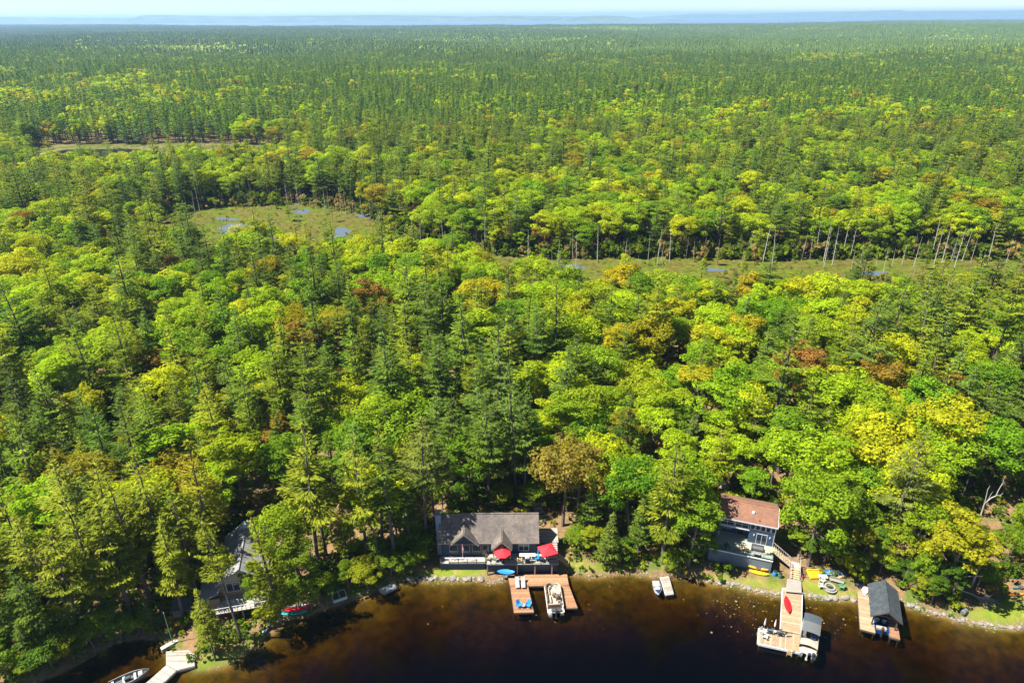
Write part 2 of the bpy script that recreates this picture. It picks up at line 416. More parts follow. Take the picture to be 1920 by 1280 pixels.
PONDW = water_material('sky_tinted_pond_water', 0.32, 1.2, 0.05, body=(0.075, 0.10, 0.13))  # pale blue body colour paints in the sky's reflection on the pools
def blob(px, py, rx, ry, n=40, seed=0):
    r = random.Random(seed); out = []
    for i in range(n):
        a = 2*math.pi*i/n; k = .9+.18*math.sin(2*a+seed)+.14*math.sin(3*a+2*seed)+r.uniform(-.05, .05); out.append(P(px+math.cos(a)*rx*k, py+math.sin(a)*ry*k, 4.37)[:2])
    return out
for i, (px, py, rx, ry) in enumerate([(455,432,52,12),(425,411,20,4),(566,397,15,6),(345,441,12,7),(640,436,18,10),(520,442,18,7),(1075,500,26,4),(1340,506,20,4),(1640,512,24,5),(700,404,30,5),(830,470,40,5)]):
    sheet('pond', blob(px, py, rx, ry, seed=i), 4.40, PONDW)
PONDD = water_material('dark_pond_water', 0.1, 1.2, 0.02, body=(0.012, 0.014, 0.016))
sheet('pond', rough_outline([P(x, y, 4.4)[:2] for x, y in [(60,296),(120,281),(230,279),(300,284),(290,300),(200,310),(80,312)]], 2, seed=9), 4.41, PONDD)
sheet('pond', rough_outline([P(x, y, 4.4)[:2] for x, y in [(360,296),(450,287),(540,292),(520,304),(400,308)]], 2, seed=5), 4.41, PONDD)
# ------------------------------------------------------------------ trees: shapes
def cards(cen, nrm, up, lx, ly, fold=0.12):
    """rhombic leaf cards: centre, normal, long direction, half lengths"""
    nrm = nrm/np.linalg.norm(nrm, axis=1, keepdims=True)
    u = up-nrm*np.sum(up*nrm, 1, keepdims=True); u /= np.linalg.norm(u, axis=1, keepdims=True)+1e-9
    w = np.cross(nrm, u); lx = lx[:, None]; ly = ly[:, None]
    v = np.stack([cen-u*ly, cen+w*lx+nrm*lx*fold, cen+u*ly, cen-w*lx+nrm*lx*fold], 1).reshape(-1, 3)
    return v, np.arange(len(v)).reshape(-1, 4)
def rdir(rg, n):
    v = rg.normal(size=(n, 3)); return v/np.linalg.norm(v, axis=1, keepdims=True)
def broadleaf_crown(seed, R=4.3, Rz=5.6, cz=9.6, clumps=48, per=150, leaf=0.172):
    rg = np.random.default_rng(seed); V = []; A = []
    lob = rdir(rg, 6); lob[:, 2] *= .6
    for c in range(clumps):
        d = rdir(rg, 1)[0]
        if d[2] < -0.45: d[2] = -d[2]
        k = 0.42+0.58*rg.random()**0.6
        k *= 0.70+0.42*max(0, np.max(lob@d))
        cen = np.array([d[0]*R*k, d[1]*R*k, cz+d[2]*Rz*k])
        cr = R*rg.uniform(.15, .31)
        n = int(per*(cr/(R*.26))**1.6)
        q = rdir(rg, n); keep = q@d > -0.55; q = q[keep]; q[:, 2] = np.abs(q[:, 2])*np.where(rg.random(len(q)) < .8, 1, -1)
        pos = cen+q*cr*np.array([1.15, 1.15, .72])*(0.72+0.36*rg.random((len(q), 1)))
        nr = q*0.9+rdir(rg, len(q))*0.75+np.array([0, 0, .35])
        s = leaf*rg.uniform(.65, 1.45, len(q))
        v, f = cards(pos, nr, rdir(rg, len(q)), s*.8, s)
        V.append(v); A.append(np.repeat(np.clip(rg.normal(.5, .13)+rg.normal(0, .15, len(q)), 0, 1), 4))
    V = np.vstack(V); return V, np.arange(len(V)).reshape(-1, 4), np.concatenate(A)
def broadleaf_trunk(seed, h=12.0):
    r = random.Random(seed); mb = MB(); lean = Vector((r.uniform(-.5, .5), r.uniform(-.5, .5), 0))
    pts = [Vector((0, 0, -0.3)), Vector((0, 0, 1.5))+lean*.1, Vector((0, 0, h*.4))+lean*.5, Vector((0, 0, h*.7))+lean, Vector((0, 0, h))+lean*1.4]
    mb.path(pts, [.30, .22, .18, .12, .04], 7)
    for k in range(7):
        z = h*r.uniform(.38, .8); a = r.uniform(0, 6.28)
        b = Vector((0, 0, z))+lean*(z/h); L = r.uniform(2, 3.6)
        e = b+Vector((math.cos(a)*L, math.sin(a)*L, L*r.uniform(.5, 1.0))); mid = b.lerp(e, .5)+Vector((0, 0, -.15*L))
        mb.path([b, mid, e], [.09, .06, .02], 5)
    return mb
def pine_crown(seed, H=20.0, base=0.38, R=3.3, whorls=15, gap=0.12, dense=1.0, tuft=0.34, droop=0.0):
    """white pine: whorls of plume branches, airy, uneven"""
    rg = np.random.default_rng(seed); C = []; N = []; U = []; LX = []; LY = []; A = []; B = []
    for wv in range(whorls):
        t = (wv+rg.uniform(-.25, .25))/(whorls-1); t = min(max(t, 0), 1)
        z = H*(base+(1-base)*t*0.97)
        prof = (1-t)**0.75*(0.55+0.45*min(1, t/0.18+.35))+0.06
        nb = int(rg.integers(4, 7)) if t < .85 else 4
        a0 = rg.uniform(0, 6.28)
        for b in range(nb):
            if rg.random() < gap: continue
            a = a0+b*6.283/nb+rg.uniform(-.35, .35); L = R*prof*rg.uniform(.65, 1.3)
            if L < .35: L = .35
            rise = rg.uniform(.02, .28)-droop+(0.5*t)
            dirh = np.array([math.cos(a), math.sin(a), 0]); side = np.array([-math.sin(a), math.cos(a), 0])
            shade = np.clip(rg.normal(.5, .16), 0, 1)
            B.append((z, a, L, rise))
            m = max(3, int(L/0.36*dense))
            for i in range(m):
                s = 0.28+0.72*(i+rg.random())/m
                p = dirh*L*s+np.array([0, 0, z+rise*L*s*s])
                wid = L*0.42*(1-abs(s-.62)*1.3)+.12
                nt = max(2, int(wid/0.2*dense))
                off = rg.uniform(-1, 1, nt)*wid
                for o in off:
                    c = p+side*o+dirh*rg.uniform(-.15, .15)+np.array([0, 0, rg.uniform(-.10, .14)])
                    out = dirh*1.0+side*(o/(wid+.01))*.9+np.array([0, 0, rg.uniform(.05, .5)])
                    nn = np.array([rg.normal(0, .45), rg.normal(0, .45), 1.0])
                    C.append(c); N.append(nn); U.append(out); sz = tuft*rg.uniform(.7, 1.35); LY.append(sz); LX.append(sz*.25); A.append(np.clip(shade+rg.normal(0, .14), 0, 1))
    v, f = cards(np.array(C), np.array(N), np.array(U), np.array(LX), np.array(LY))
    return v, f, np.repeat(np.array(A), 4), B
def pine_trunk(seed, H, B, r0=0.28):
    r = random.Random(seed); mb = MB()
    mb.path([(0, 0, -.3), (0, 0, H*.3), (0, 0, H*.65), (0, 0, H*.97)], [r0, r0*.78, r0*.45, .03], 7)
    for (z, a, L, rise) in B[::2]:
        mb.path([(0, 0, z-.1), (math.cos(a)*L*.5, math.sin(a)*L*.5, z+rise*L*.2), (math.cos(a)*L*.85, math.sin(a)*L*.85, z+rise*L*.7)], [.05, .035, .015], 4)
    for k in range(9):      # dead lower stubs
        z = H*r.uniform(.14, .40); a = r.uniform(0, 6.28); L = r.uniform(.5, 1.6)
        mb.path([(0, 0, z), (math.cos(a)*L, math.sin(a)*L, z+L*r.uniform(-.2, .15))], [.035, .01], 4)
    return mb
def crown_mesh(name, v, f, a, mat): return np_mesh(name, v, f, [mat], {'var': a})
def joined(name, v, f, a, leaf, trunk, bark):
    tv = np.array(trunk.v); tf = []
    for q in trunk.f:
        if len(q) == 4: tf.append(q)
        elif len(q) == 3: tf.append([q[0], q[1], q[2], q[2]])
        else:
            for k in range(1, len(q)-1): pass
    tf = np.array([q for q in tf if len(set(q)) == 4])
    V = np.vstack([v, tv]); F = np.vstack([f, tf+len(v)])
    return np_mesh(name, V, F, [leaf, bark], {'var': np.concatenate([a, np.full(len(tv), .5)])}, [0]*len(f)+[1]*len(tf))

BROAD = []; PINE = []                                # (crown mesh, trunk mesh, full mesh, nominal height, crown radius)
for k in range(8):
    sh = [(4.3, 5.4, 9.8), (4.8, 5.0, 9.6), (3.7, 6.0, 9.6), (4.5, 4.6, 10.6), (4.0, 5.6, 9.4), (5.0, 4.8, 10.0), (3.4, 5.2, 10.0), (4.4, 6.2, 9.0)][k]
    v, f, a = broadleaf_crown(100+k, sh[0], sh[1], sh[2]); tr = broadleaf_trunk(200+k, sh[2]+2)
    BROAD.append((crown_mesh('crown', v, f, a, LEAF), tr.mesh('trunk', BARK), joined('broadleaf', v, f, a, LEAF, tr, BARK), 15.5, sh[0]))
for k in range(8):
    H, b, R, w, g, dr = [(21, .36, 3.6, 15, .16, 0), (22, .45, 3.3, 13, .20, 0), (19, .25, 3.4, 15, .12, .02), (23, .40, 3.9, 14, .22, 0),
                     (17, .12, 2.9, 17, .06, .10), (20, .32, 3.0, 16, .12, .05), (15, .10, 2.6, 16, .04, .12), (22, .5, 3.7, 11, .22, 0)][k]
    v, f, a, B = pine_crown(300+k, H, b, R, w, g+.09, dense=1.4, droop=dr); tr = pine_trunk(400+k, H, B)
    PINE.append((crown_mesh('crown', v, f, a, NEEDLE), tr.mesh('trunk', BARKP), joined('pine', v, f, a, NEEDLE, tr, BARKP), H, R))

# ------------------------------------------------------------------ trees: where they stand
CY = [60,120,180,240,300,360,420,480,540,600,680,760,840,920,1000,1080]
CX = [0,320,640,960,1280,1600,1920]
CONIF = np.array([[.9,.9,.9,.9,.9,.85,.85],[.8,.88,.85,.82,.78,.72,.72],[.55,.75,.8,.75,.75,.66,.68],[.55,.6,.6,.6,.62,.68,.72],[.3,.4,.45,.25,.35,.55,.6],
 [.35,.55,.6,.15,.25,.4,.6],[.3,.5,.5,.4,.3,.5,.6],[.3,.25,.35,.3,.5,.5,.5],[.4,.25,.25,.35,.4,.25,.25],[.4,.3,.35,.45,.3,.2,.22],
 [.5,.35,.42,.38,.3,.22,.25],[.55,.42,.42,.42,.2,.15,.3],[.6,.5,.5,.5,.25,.2,.35],[.7,.55,.62,.5,.4,.22,.35],[.75,.6,.7,.5,.45,.3,.35],[.85,.7,.7,.45,.45,.35,.35]])
def conif_prob(px, py):
    x = np.clip(np.asarray(px, float), 0, 1919.9)/320; y = np.interp(py, CY, np.arange(len(CY)))
    xi = np.minimum(x.astype(int), 5); yi = np.minimum(y.astype(int), len(CY)-2); fx = x-xi; fy = y-yi
    return (CONIF[yi,xi]*(1-fx)+CONIF[yi,xi+1]*fx)*(1-fy)+(CONIF[yi+1,xi]*(1-fx)+CONIF[yi+1,xi+1]*fx)*fy
T_LIME = np.array([(.27,.37,.005),(.32,.39,.005),(.215,.325,.005),(.35,.375,.006),(.145,.265,.007)])
T_AMB = np.array([(.31,.28,.010),(.29,.24,.015),(.25,.18,.028)])
T_PINE = np.array([(.14,.20,.012),(.10,.17,.016),(.195,.235,.012),(.08,.13,.014),(.12,.185,.026)])
def tint_for(kind, x, y, rg):
    if kind == 'b':
        if rg.random() < 0.05+0.14*float(vnoise(x, y, 30, 8) > .66): t = T_AMB[rg.choice(3, p=[.65, .27, .08])]
        else: t = T_LIME[rg.choice(5, p=[.3, .22, .2, .12, .16])]
    else: t = T_PINE[rg.choice(5, p=[.32, .2, .22, .14, .12])]
    return t*rg.uniform(.85, 1.18)*np.array([rg.uniform(.93, 1.07), 1, 1])

TREES = []     # dict(x,y,z,kind,var,scale,rot,tint,explicit)
def put(px, py, kind, h, var=None, tint=None, note=None, wide=1.0):
    p = G(px, py); lib = BROAD if kind == 'b' else PINE
    var = random.randrange(8) if var is None else var
    s = h/lib[var][3]
    TREES.append(dict(x=p.x, y=p.y, z=p.z, kind=kind, var=var, s=s, w=s*wide if wide != 1.0 else s, rot=random.uniform(0, 6.28), tint=np.array(tint if tint is not None else tint_for(kind, p.x, p.y, RNG)), note=note, ex=True))
OL = (.19,.225,.014); DK = (.10,.155,.015); YP = (.25,.26,.010)
# landmark trees along the shore and beside the houses: foot pixel, kind, height, shape, tint
put(597,1060,'p',27,0,OL,'tall olive pine with a long bare trunk left of the blue cottage'); put(612,1040,'p',22,1,DK)
put(690,1052,'p',25,3,OL); put(742,1058,'p',24,1,DK,'dark pine with a bare trunk close left of the blue cottage'); put(655,1070,'p',13,5,OL); put(770,1040,'p',16,4,DK); put(712,1066,'p',11,6,DK)
put(800,1030,'p',25,7,(.13,.16,.025),'thin-crowned pine with grey dead limbs left behind the blue cottage'); put(815,990,'p',22,3,DK)
put(917,950,'p',24,0,DK,'pine whose dark trunk rises right behind the cottage roof ridge'); put(880,945,'b',16,2,(.14,.24,.008)); put(968,935,'p',27,3,(.10,.16,.025),'tall blue-green pine behind the right end of the cottage'); put(985,950,'p',20,1,DK); put(850,925,'p',22,0,DK)
put(1055,985,'b',19,5,(.24,.20,.028),'tan-bronze oak beside the cottage stairs'); put(1135,1058,'p',11,6,(.12,.17,.018),'young spruce at the shore between the two houses'); put(1100,1020,'p',13,4,DK)
put(1240,1055,'p',23,2,OL,'olive pine standing amid green trees left of the red-roofed house'); put(1290,1060,'b',15,4,(.17,.27,.007)); put(1195,1045,'p',12,5,DK); put(1180,1010,'b',16,0,(.11,.23,.008)); put(1270,1020,'b',17,7,(.18,.28,.007))
put(1515,1060,'b',18.5,7,(.185,.285,.012),'bright green rounded maple standing right beside the red-roofed house'); put(1560,1030,'b',14,2,(.12,.18,.012)); put(1590,1050,'p',9,6,DK)
put(1652,1045,'p',25,3,(.15,.185,.028),'spreading grey-green pine behind the boathouse'); put(1610,1065,'b',9,6,(.2,.21,.014)); put(1700,1080,'b',14,0,(.2,.28,.008)); put(1757,1112,'b',17,4,(.29,.29,.008),'yellow-leaved tree leaning over the shore right of the boathouse'); put(1720,1105,'b',8,6,(.14,.24,.008))
put(1782,1085,'b',13,2,(.13,.22,.008)); put(1880,1062,'b',8,1,(.14,.23,.008)); put(1915,1050,'b',12,0,(.19,.27,.008)); put(1780,1130,'b',8,6,(.07,.14,.012)); put(1830,1105,'b',6,5,(.10,.19,.010)); put(1745,1135,'b',6,6,(.08,.15,.012))
put(452,1195,'p',24,1,OL,'slender pine at the water in front of the grey-roofed cottage',.62); put(404,1236,'p',13,5,(.17,.20,.015),'forked pine leaning over the weathered dock'); put(405,1070,'p',25,0,YP,'yellow-green pine left of the grey-roofed cottage',.8); put(372,1120,'p',20,2,OL); put(345,1160,'p',18,5,OL)
put(528,1165,'p',21,4,(.20,.23,.012),'full yellow-green pine right of the grey-roofed cottage',.75); put(560,1080,'b',15,7,(.20,.28,.008)); put(575,1115,'b',12,4,(.15,.21,.012)); put(655,1105,'b',6,6,(.15,.22,.012),'small bright bush tree at the shore by the little grey dock')
for (x, y, h, v) in [(30,1190,22,0),(75,1150,23,3),(125,1185,21,1),(160,1200,20,7),(100,1235,17,5),(205,1160,23,2),(250,1165,21,0),(285,1130,24,3),(235,1100,24,1),(40,1245,15,5),(60,1265,10,6),(150,1225,11,4),(325,1095,25,0),(185,1110,24,7),(290,1185,8,6)]:
    put(x, y, 'p', h, v, OL if h > 19 else DK)

for i, (x, y, h) in enumerate([(20,1272,8),(62,1264,6),(100,1252,7),(140,1236,6),(178,1216,6),(228,1200,5),(262,1190,4),(12,1230,9),(120,1215,8),(200,1195,6),(560,1140,5),(600,1135,6),(625,1122,4),(690,1102,6),(735,1080,5),(760,1075,4),
  (1498,1048,6),(1545,1056,7),(1575,1062,5),(1602,1074,4),(1482,1020,7),(1648,1078,5),(1690,1098,5),(1728,1122,5),(1286,1066,4),(1318,1052,5),(1258,1068,4),(1160,1060,4),(1112,1040,6),(1085,1030,5),(1330,1000,7),(1540,1020,9),(1630,1060,8),(1680,1070,9),(1590,1030,10),(1300,1030,8),(830,955,6),(870,950,5),(940,952,5),(1000,960,6),(800,1045,5),(788,1058,3.5)]):
    put(x, y, 'b', h, [6, 1, 5, 0][i % 4], [(.13,.22,.008),(.20,.28,.008),(.09,.17,.008),(.24,.27,.01),(.16,.24,.008)][i % 5], wide=1.35)
put(474,1128,'b',7.5,6,(.17,.25,.008)); put(432,1118,'p',12,5,OL); put(492,1135,'b',6.5,1,(.12,.2,.008)); put(410,1110,'b',7,0,(.2,.25,.01)); put(455,1118,'p',9,6,OL)
# screen boxes that trees in front must not cover: (x0,y0,x1,y1, distance)
KEEP = [(818,958,1052,1090,84),(1325,928,1478,1112,80),(1470,1030,1640,1130,78),(1612,1080,1705,1200,76),(1050,1046,1160,1085,82),(458,972,500,1095,92),(770,1050,912,1090,83),(1180,1060,1340,1090,81),(1335,895,1400,935,92),(1826,890,1870,955,92),(1798,1085,1876,1140,80),(1880,1090,1935,1130,80)]
NOTREE = [[G(*p)[:2] for p in L] for L in LAWNS]
NOTREE += [[G(*p)[:2] for p in [(812,930),(1060,930),(1075,1085),(912,1090),(770,1088),(770,1060),(810,1050)]],
           [G(*p)[:2] for p in [(1325,960),(1480,960),(1510,1060),(1640,1080),(1700,1090),(1705,1135),(1325,1100)]],
           [G(*p)[:2] for p in [(385,1010),(500,1000),(500,1110),(385,1110)]]]
NOBUSH = [[G(*p)[:2] for p in L] for L in LAWNS]+[[G(*p)[:2] for p in L] for L in ([(818,965),(1055,985),(1068,1085),(912,1090),(815,1062)],[(1322,985),(1465,985),(1515,1075),(1600,1085),(1620,1125),(1470,1120),(1325,1052)],[(1625,1095),(1700,1105),(1700,1140),(1620,1130)],[(395,1030),(495,1020),(495,1110),(395,1110)],[(1870,1092),(1945,1085),(1945,1125),(1870,1135)],[(1800,1105),(1870,1105),(1870,1140),(1800,1140)],[(520,1130),(585,1122),(590,1155),(525,1165)])]
def scatter(y0, y1, cell):
    ys = np.arange(y0, y1, cell*.87); X = []; Y = []
    for j, y in enumerate(ys):
        hw = (y*cam_f.y+CAM_H*math.sin(PITCH))*0.75*1.12+14
        xs = np.arange(-hw, hw, cell)+(cell/2 if j % 2 else 0)
        X.append(xs); Y.append(np.full(len(xs), y))
    X = np.concatenate(X); Y = np.concatenate(Y)
    X = X+RNG.uniform(-.42, .42, len(X))*cell; Y = Y+RNG.uniform(-.42, .42, len(Y))*cell
    return X, Y
X, Y = scatter(62, 470, 5.7)
D = shore_sd(X, Y); Z = height(X, Y, D)
ok = (D > 2.5)
mars = in_poly(X, Y, MARSH) | in_poly(X, Y, PONDB)
for Lp in NOTREE: ok &= ~in_poly(X, Y, Lp)
tx_, ty_, dp_ = QA(X, Y, Z+14)
pc = np.clip(conif_prob(tx_, ty_)+.15+(vnoise(X, Y, 20, 5)-.5)*1.1+(vnoise(X, Y*1.6, 75, 15)-.5)*.5, .03, .96)
exy = np.array([(t['x'], t['y']) for t in TREES])
for i in np.where(ok)[0]:
    x, y, z = X[i], Y[i], Z[i]
    if np.min((exy[:, 0]-x)**2+(exy[:, 1]-y)**2) < 9: continue
    px, py = tx_[i], ty_[i]; bx, by = Q(x, y, z)
    if px < -130 or px > 2050: continue
    wet = mars[i]
    if wet:
        fr_ = np.interp(bx, [280, 420, 700, 900, 1050, 1250, 1600, 1960], [470, 478, 480, 505, 540, 552, 548, 550])
        if by < 340 or RNG.random() > (.62 if by > fr_ else (.24 if bx > 760 else .05)): continue
    kind = 'p' if RNG.random() < pc[i] else 'b'
    edge = D[i] < 9
    var = int(RNG.integers(8))
    h = RNG.uniform(10.5, 17.5) if kind == 'b' else RNG.uniform(13, 22)
    if kind == 'p':
        k_ = RNG.random(); h = h*.6 if k_ < .18 else (RNG.uniform(22, 27) if k_ > .9 else h)
    if kind == 'b' and RNG.random() < .12: h *= .7
    if wet: h *= RNG.uniform(.18, .5); kind = 'p' if RNG.random() < .7 else kind
    lib = BROAD if kind == 'b' else PINE
    s = h/lib[var][3]; w = s*(RNG.uniform(1.0, 1.32) if kind == 'b' else RNG.uniform(.9, 1.12))
    # keep the houses clear
    bad = False; px_m = FPX/dp_[i]; cw = lib[var][4]*w*px_m
    qx, qy = Q(x, y, z+h); 
    for (x0, y0, x1, y1, dist) in KEEP:
        if y < dist and max(qx, bx)+cw > x0 and min(qx, bx)-cw < x1 and by > y0 and qy < y1: bad = True
    if bad: continue
    TREES.append(dict(x=x, y=y, z=z, kind=kind, var=var, s=s, w=w, rot=RNG.uniform(0, 6.28), tint=tint_for(kind, x, y, RNG), note=None, ex=False))
# rust-red and amber crowns the photograph picks out (crown pixel)
for (px, py, t) in [(1545,690,(.27,.15,.03)),(1640,725,(.26,.18,.022)),(1815,735,(.27,.17,.025)),(700,640,(.25,.15,.022)),(620,650,(.24,.17,.02)),(60,425,(.26,.15,.02)),(500,750,(.26,.19,.018)),(1570,590,(.25,.17,.03)),(1720,640,(.25,.18,.02)),(300,690,(.25,.17,.02)),(20,520,(.22,.14,.02)),(1200,800,(.26,.23,.014)),(1100,830,(.27,.24,.014)),(340,900,(.26,.21,.015)),(110,830,(.22,.21,.013)),(800,380,(.27,.16,.03)),(1010,415,(.27,.17,.03)),(680,575,(.23,.15,.02))]:
    c = P(px, py, 14); best = min((t_ for t_ in TREES if t_['kind'] == 'b' and not t_['ex']), key=lambda q: (q['x']-c.x)**2+(q['y']-c.y)**2)
    best['tint'] = np.array(t)

def sx(t): return t['y']*cam_f.y+(CAM_H-t['z'])*math.sin(PITCH)
CWORD = lambda t: ('rust-red' if t[0] > t[1]*1.55 else 'amber' if t[0] > t[1]*1.05 else 'yellow-green' if t[0] > t[1]*.78 else 'lime green' if t[1] > .19 else 'fresh green')
PWORD = lambda t: ('olive' if t[0] > t[1]*.66 else 'blue-green' if t[2] > t[1]*.25 else 'dark green')
for t in TREES: t['tint'] = np.maximum(t['tint'], .012)
used_labels = set(); individuals = {'b': [], 'p': []}
for kind in 'bp':
    c = [t for t in TREES if t['kind'] == kind]
    vis = []
    for t in c:
        qx, qy = Q(t['x'], t['y'], t['z']+12)
        t['q'] = (qx, qy)
        if -10 < qx < 1930 and -10 < qy < 1290: vis.append(t)
    vis.sort(key=sx); individuals[kind] = vis[:300]
SIZES = [(9, 'small'), (14, 'middling'), (18, 'tall'), (99, 'very tall')]
W1 = 'zero one two three four five six seven eight nine ten eleven twelve thirteen fourteen fifteen sixteen seventeen eighteen nineteen'.split(); W10 = 'x x twenty thirty forty fifty sixty seventy eighty ninety'.split()
def num_word(v):
    v = int(max(0, min(99, round(v))))
    return W1[v] if v < 20 else W10[v//10]+('-'+W1[v % 10] if v % 10 else '')
def place_tree(t):
    lib = (BROAD if t['kind'] == 'b' else PINE)[t['var']]
    nm = 'broadleaf_tree' if t['kind'] == 'b' else 'pine_tree'
    px, py = t['q']; hx = lib[3]*t['s']
    size = next(w for s, w in SIZES if hx < s)
    col = CWORD(t['tint']) if t['kind'] == 'b' else PWORD(t['tint'])
    if t['note']: lab = t['note']
    else:
        a, b = num_word(px/19.2), num_word(py/12.8)
        base = f"{size} {col} {'leafy tree' if t['kind']=='b' else 'pine'}, {a} percent across and {b} percent down the photo"; lab = base
        for extra in ('nearer', 'farther', 'rearmost'):
            if lab not in used_labels: break
            lab = base.replace(size, extra+' '+size.split()[-1], 1)
    used_labels.add(lab)
    e = empty(nm, (t['x'], t['y'], t['z']-.05), t['rot'], lab, 'tree' if t['kind'] == 'b' else 'pine', 'broadleaf trees of the near forest' if t['kind'] == 'b' else 'pines of the near forest')
    an = RNG.uniform(.86, 1.16); e.scale = (t['w']*an, t['w']/an, t['s']); e.rotation_euler = (RNG.normal(0, .035), RNG.normal(0, .035), t['rot'])
    link('trunk', lib[1], e); c = link('crown', lib[0], e); c['tint'] = [float(q) for q in t['tint']]
    t['done'] = True
for kind in 'bp':
    for t in individuals[kind]: place_tree(t)

# ------------------------------------------------------------------ the rest of the forest, uncountable
def instancer(name, pts, rots, scales, idx, tints, protos, label, cat):
    pc_ = bpy.data.collections.new(name+'_shapes')
    for k, me in enumerate(protos):
        pc_.objects.link(bpy.data.objects.new(f'{name}_shape.{k:03d}', me))
    me = bpy.data.meshes.new(name); n = len(pts); me.vertices.add(n); me.vertices.foreach_set('co', np.asarray(pts, np.float32).ravel())
    a = me.attributes.new('rot', 'FLOAT_VECTOR', 'POINT'); r3 = np.zeros((n, 3), np.float32); r3[:, 2] = rots; a.data.foreach_set('vector', r3.ravel())
    a = me.attributes.new('size', 'FLOAT_VECTOR', 'POINT'); a.data.foreach_set('vector', np.asarray(scales, np.float32).ravel())
    a = me.attributes.new('pick', 'INT', 'POINT'); a.data.foreach_set('value', np.asarray(idx, np.int32))
    a = me.attributes.new('tint', 'FLOAT_VECTOR', 'POINT'); a.data.foreach_set('vector', np.asarray(tints, np.float32).ravel())
    o = link(name, me)
    ng = bpy.data.node_groups.new(name, 'GeometryNodeTree')
    ng.interface.new_socket('Geometry', in_out='INPUT', socket_type='NodeSocketGeometry'); ng.interface.new_socket('Geometry', in_out='OUTPUT', socket_type='NodeSocketGeometry')
    gi = ng.nodes.new('NodeGroupInput'); go = ng.nodes.new('NodeGroupOutput')
    ci = ng.nodes.new('GeometryNodeCollectionInfo'); ci.inputs['Collection'].default_value = pc_; ci.inputs['Separate Children'].default_value = True; ci.inputs['Reset Children'].default_value = True
    ip = ng.nodes.new('GeometryNodeInstanceOnPoints'); ip.inputs['Pick Instance'].default_value = True
    def att(nm, ty):
        q = ng.nodes.new('GeometryNodeInputNamedAttribute'); q.data_type = ty; q.inputs['Name'].default_value = nm; return q.outputs['Attribute']
    er = ng.nodes.new('FunctionNodeEulerToRotation')
    L = ng.links.new
    L(gi.outputs[0], ip.inputs['Points']); L(ci.outputs[0], ip.inputs['Instance']); L(att('pick', 'INT'), ip.inputs['Instance Index'])
    L(att('rot', 'FLOAT_VECTOR'), er.inputs[0]); L(er.outputs[0], ip.inputs['Rotation']); L(att('size', 'FLOAT_VECTOR'), ip.inputs['Scale'])
    L(ip.outputs[0], go.inputs[0])
    md = o.modifiers.new('instances', 'NODES'); md.node_group = ng
    return tag(o, label, cat, kind='stuff')
for kind, nm, lib, lab in (('b', 'broadleaf_forest', BROAD, 'lime and amber leafy trees filling the middle of the forest'), ('p', 'pine_forest', PINE, 'dark pines filling the middle of the forest')):
    c = [t for t in TREES if t['kind'] == kind and not t.get('done')]
    instancer(nm, [(t['x'], t['y'], t['z']-.05) for t in c], [t['rot'] for t in c], [(t['w']*a_, t['w']/a_, t['s']) for t, a_ in zip(c, RNG.uniform(.84, 1.18, len(c)))], [t['var'] for t in c], [t['tint'] for t in c], [q[2] for q in lib], lab, 'forest')

# farther trees: coarser shapes
FB = []; FP = []
for k in range(5):
    v, f, a = broadleaf_crown(500+k, 4.3, 4.8, 10.0, clumps=26, per=24, leaf=0.52)
    FB.append(joined('far_broadleaf', v, f, a, LEAF, broadleaf_trunk(520+k, 11), BARK))
    v, f, a, B = pine_crown(540+k, [19, 20, 17, 21, 18][k], [.25, .35, .15, .3, .2][k], 2.9, 11, .1, dense=.62, tuft=.75, droop=.05)
    FP.append(joined('far_pine', v, f, a, NEEDLE, pine_trunk(560+k, 18, B[:4]), BARKP))
X, Y = scatter(470, 1500, 6.6)
px, py, dp = QA(X, Y, 18.0); keep = (px > -120) & (px < 2040)
X, Y, px, py = X[keep], Y[keep], px[keep], py[keep]
pc = np.clip(conif_prob(px, py)+.08+(vnoise(X, Y, 34, 5)-.5)*1.5+(vnoise(X, Y*.5, 150, 6)-.5)*1.0, .03, .97)
isp = RNG.random(len(X)) < pc
for kind, nm, protos, lab in ((False, 'far_broadleaf_forest', FB, 'lime crowns scattered through the far forest'), (True, 'far_pine_forest', FP, 'dark conifers of the far forest')):
    s = np.where(isp == kind)[0]; n = len(s)
    h = RNG.uniform(.62, 1.15, n)*(.8+.4*vnoise(X[s], Y[s], 70, 61)); w = h*RNG.uniform(.95, 1.2, n)
    ti = np.array([tint_for('p' if kind else 'b', X[i], Y[i], RNG) for i in s])*(np.array([.85, 1.0, 1.15]) if kind else 1.05)
    instancer(nm, np.stack([X[s], Y[s], 3.9+relief(X[s], Y[s])], 1), RNG.uniform(0, 6.28, n), np.stack([w, w, h], 1), RNG.integers(0, 5, n), ti, protos, lab, 'forest')

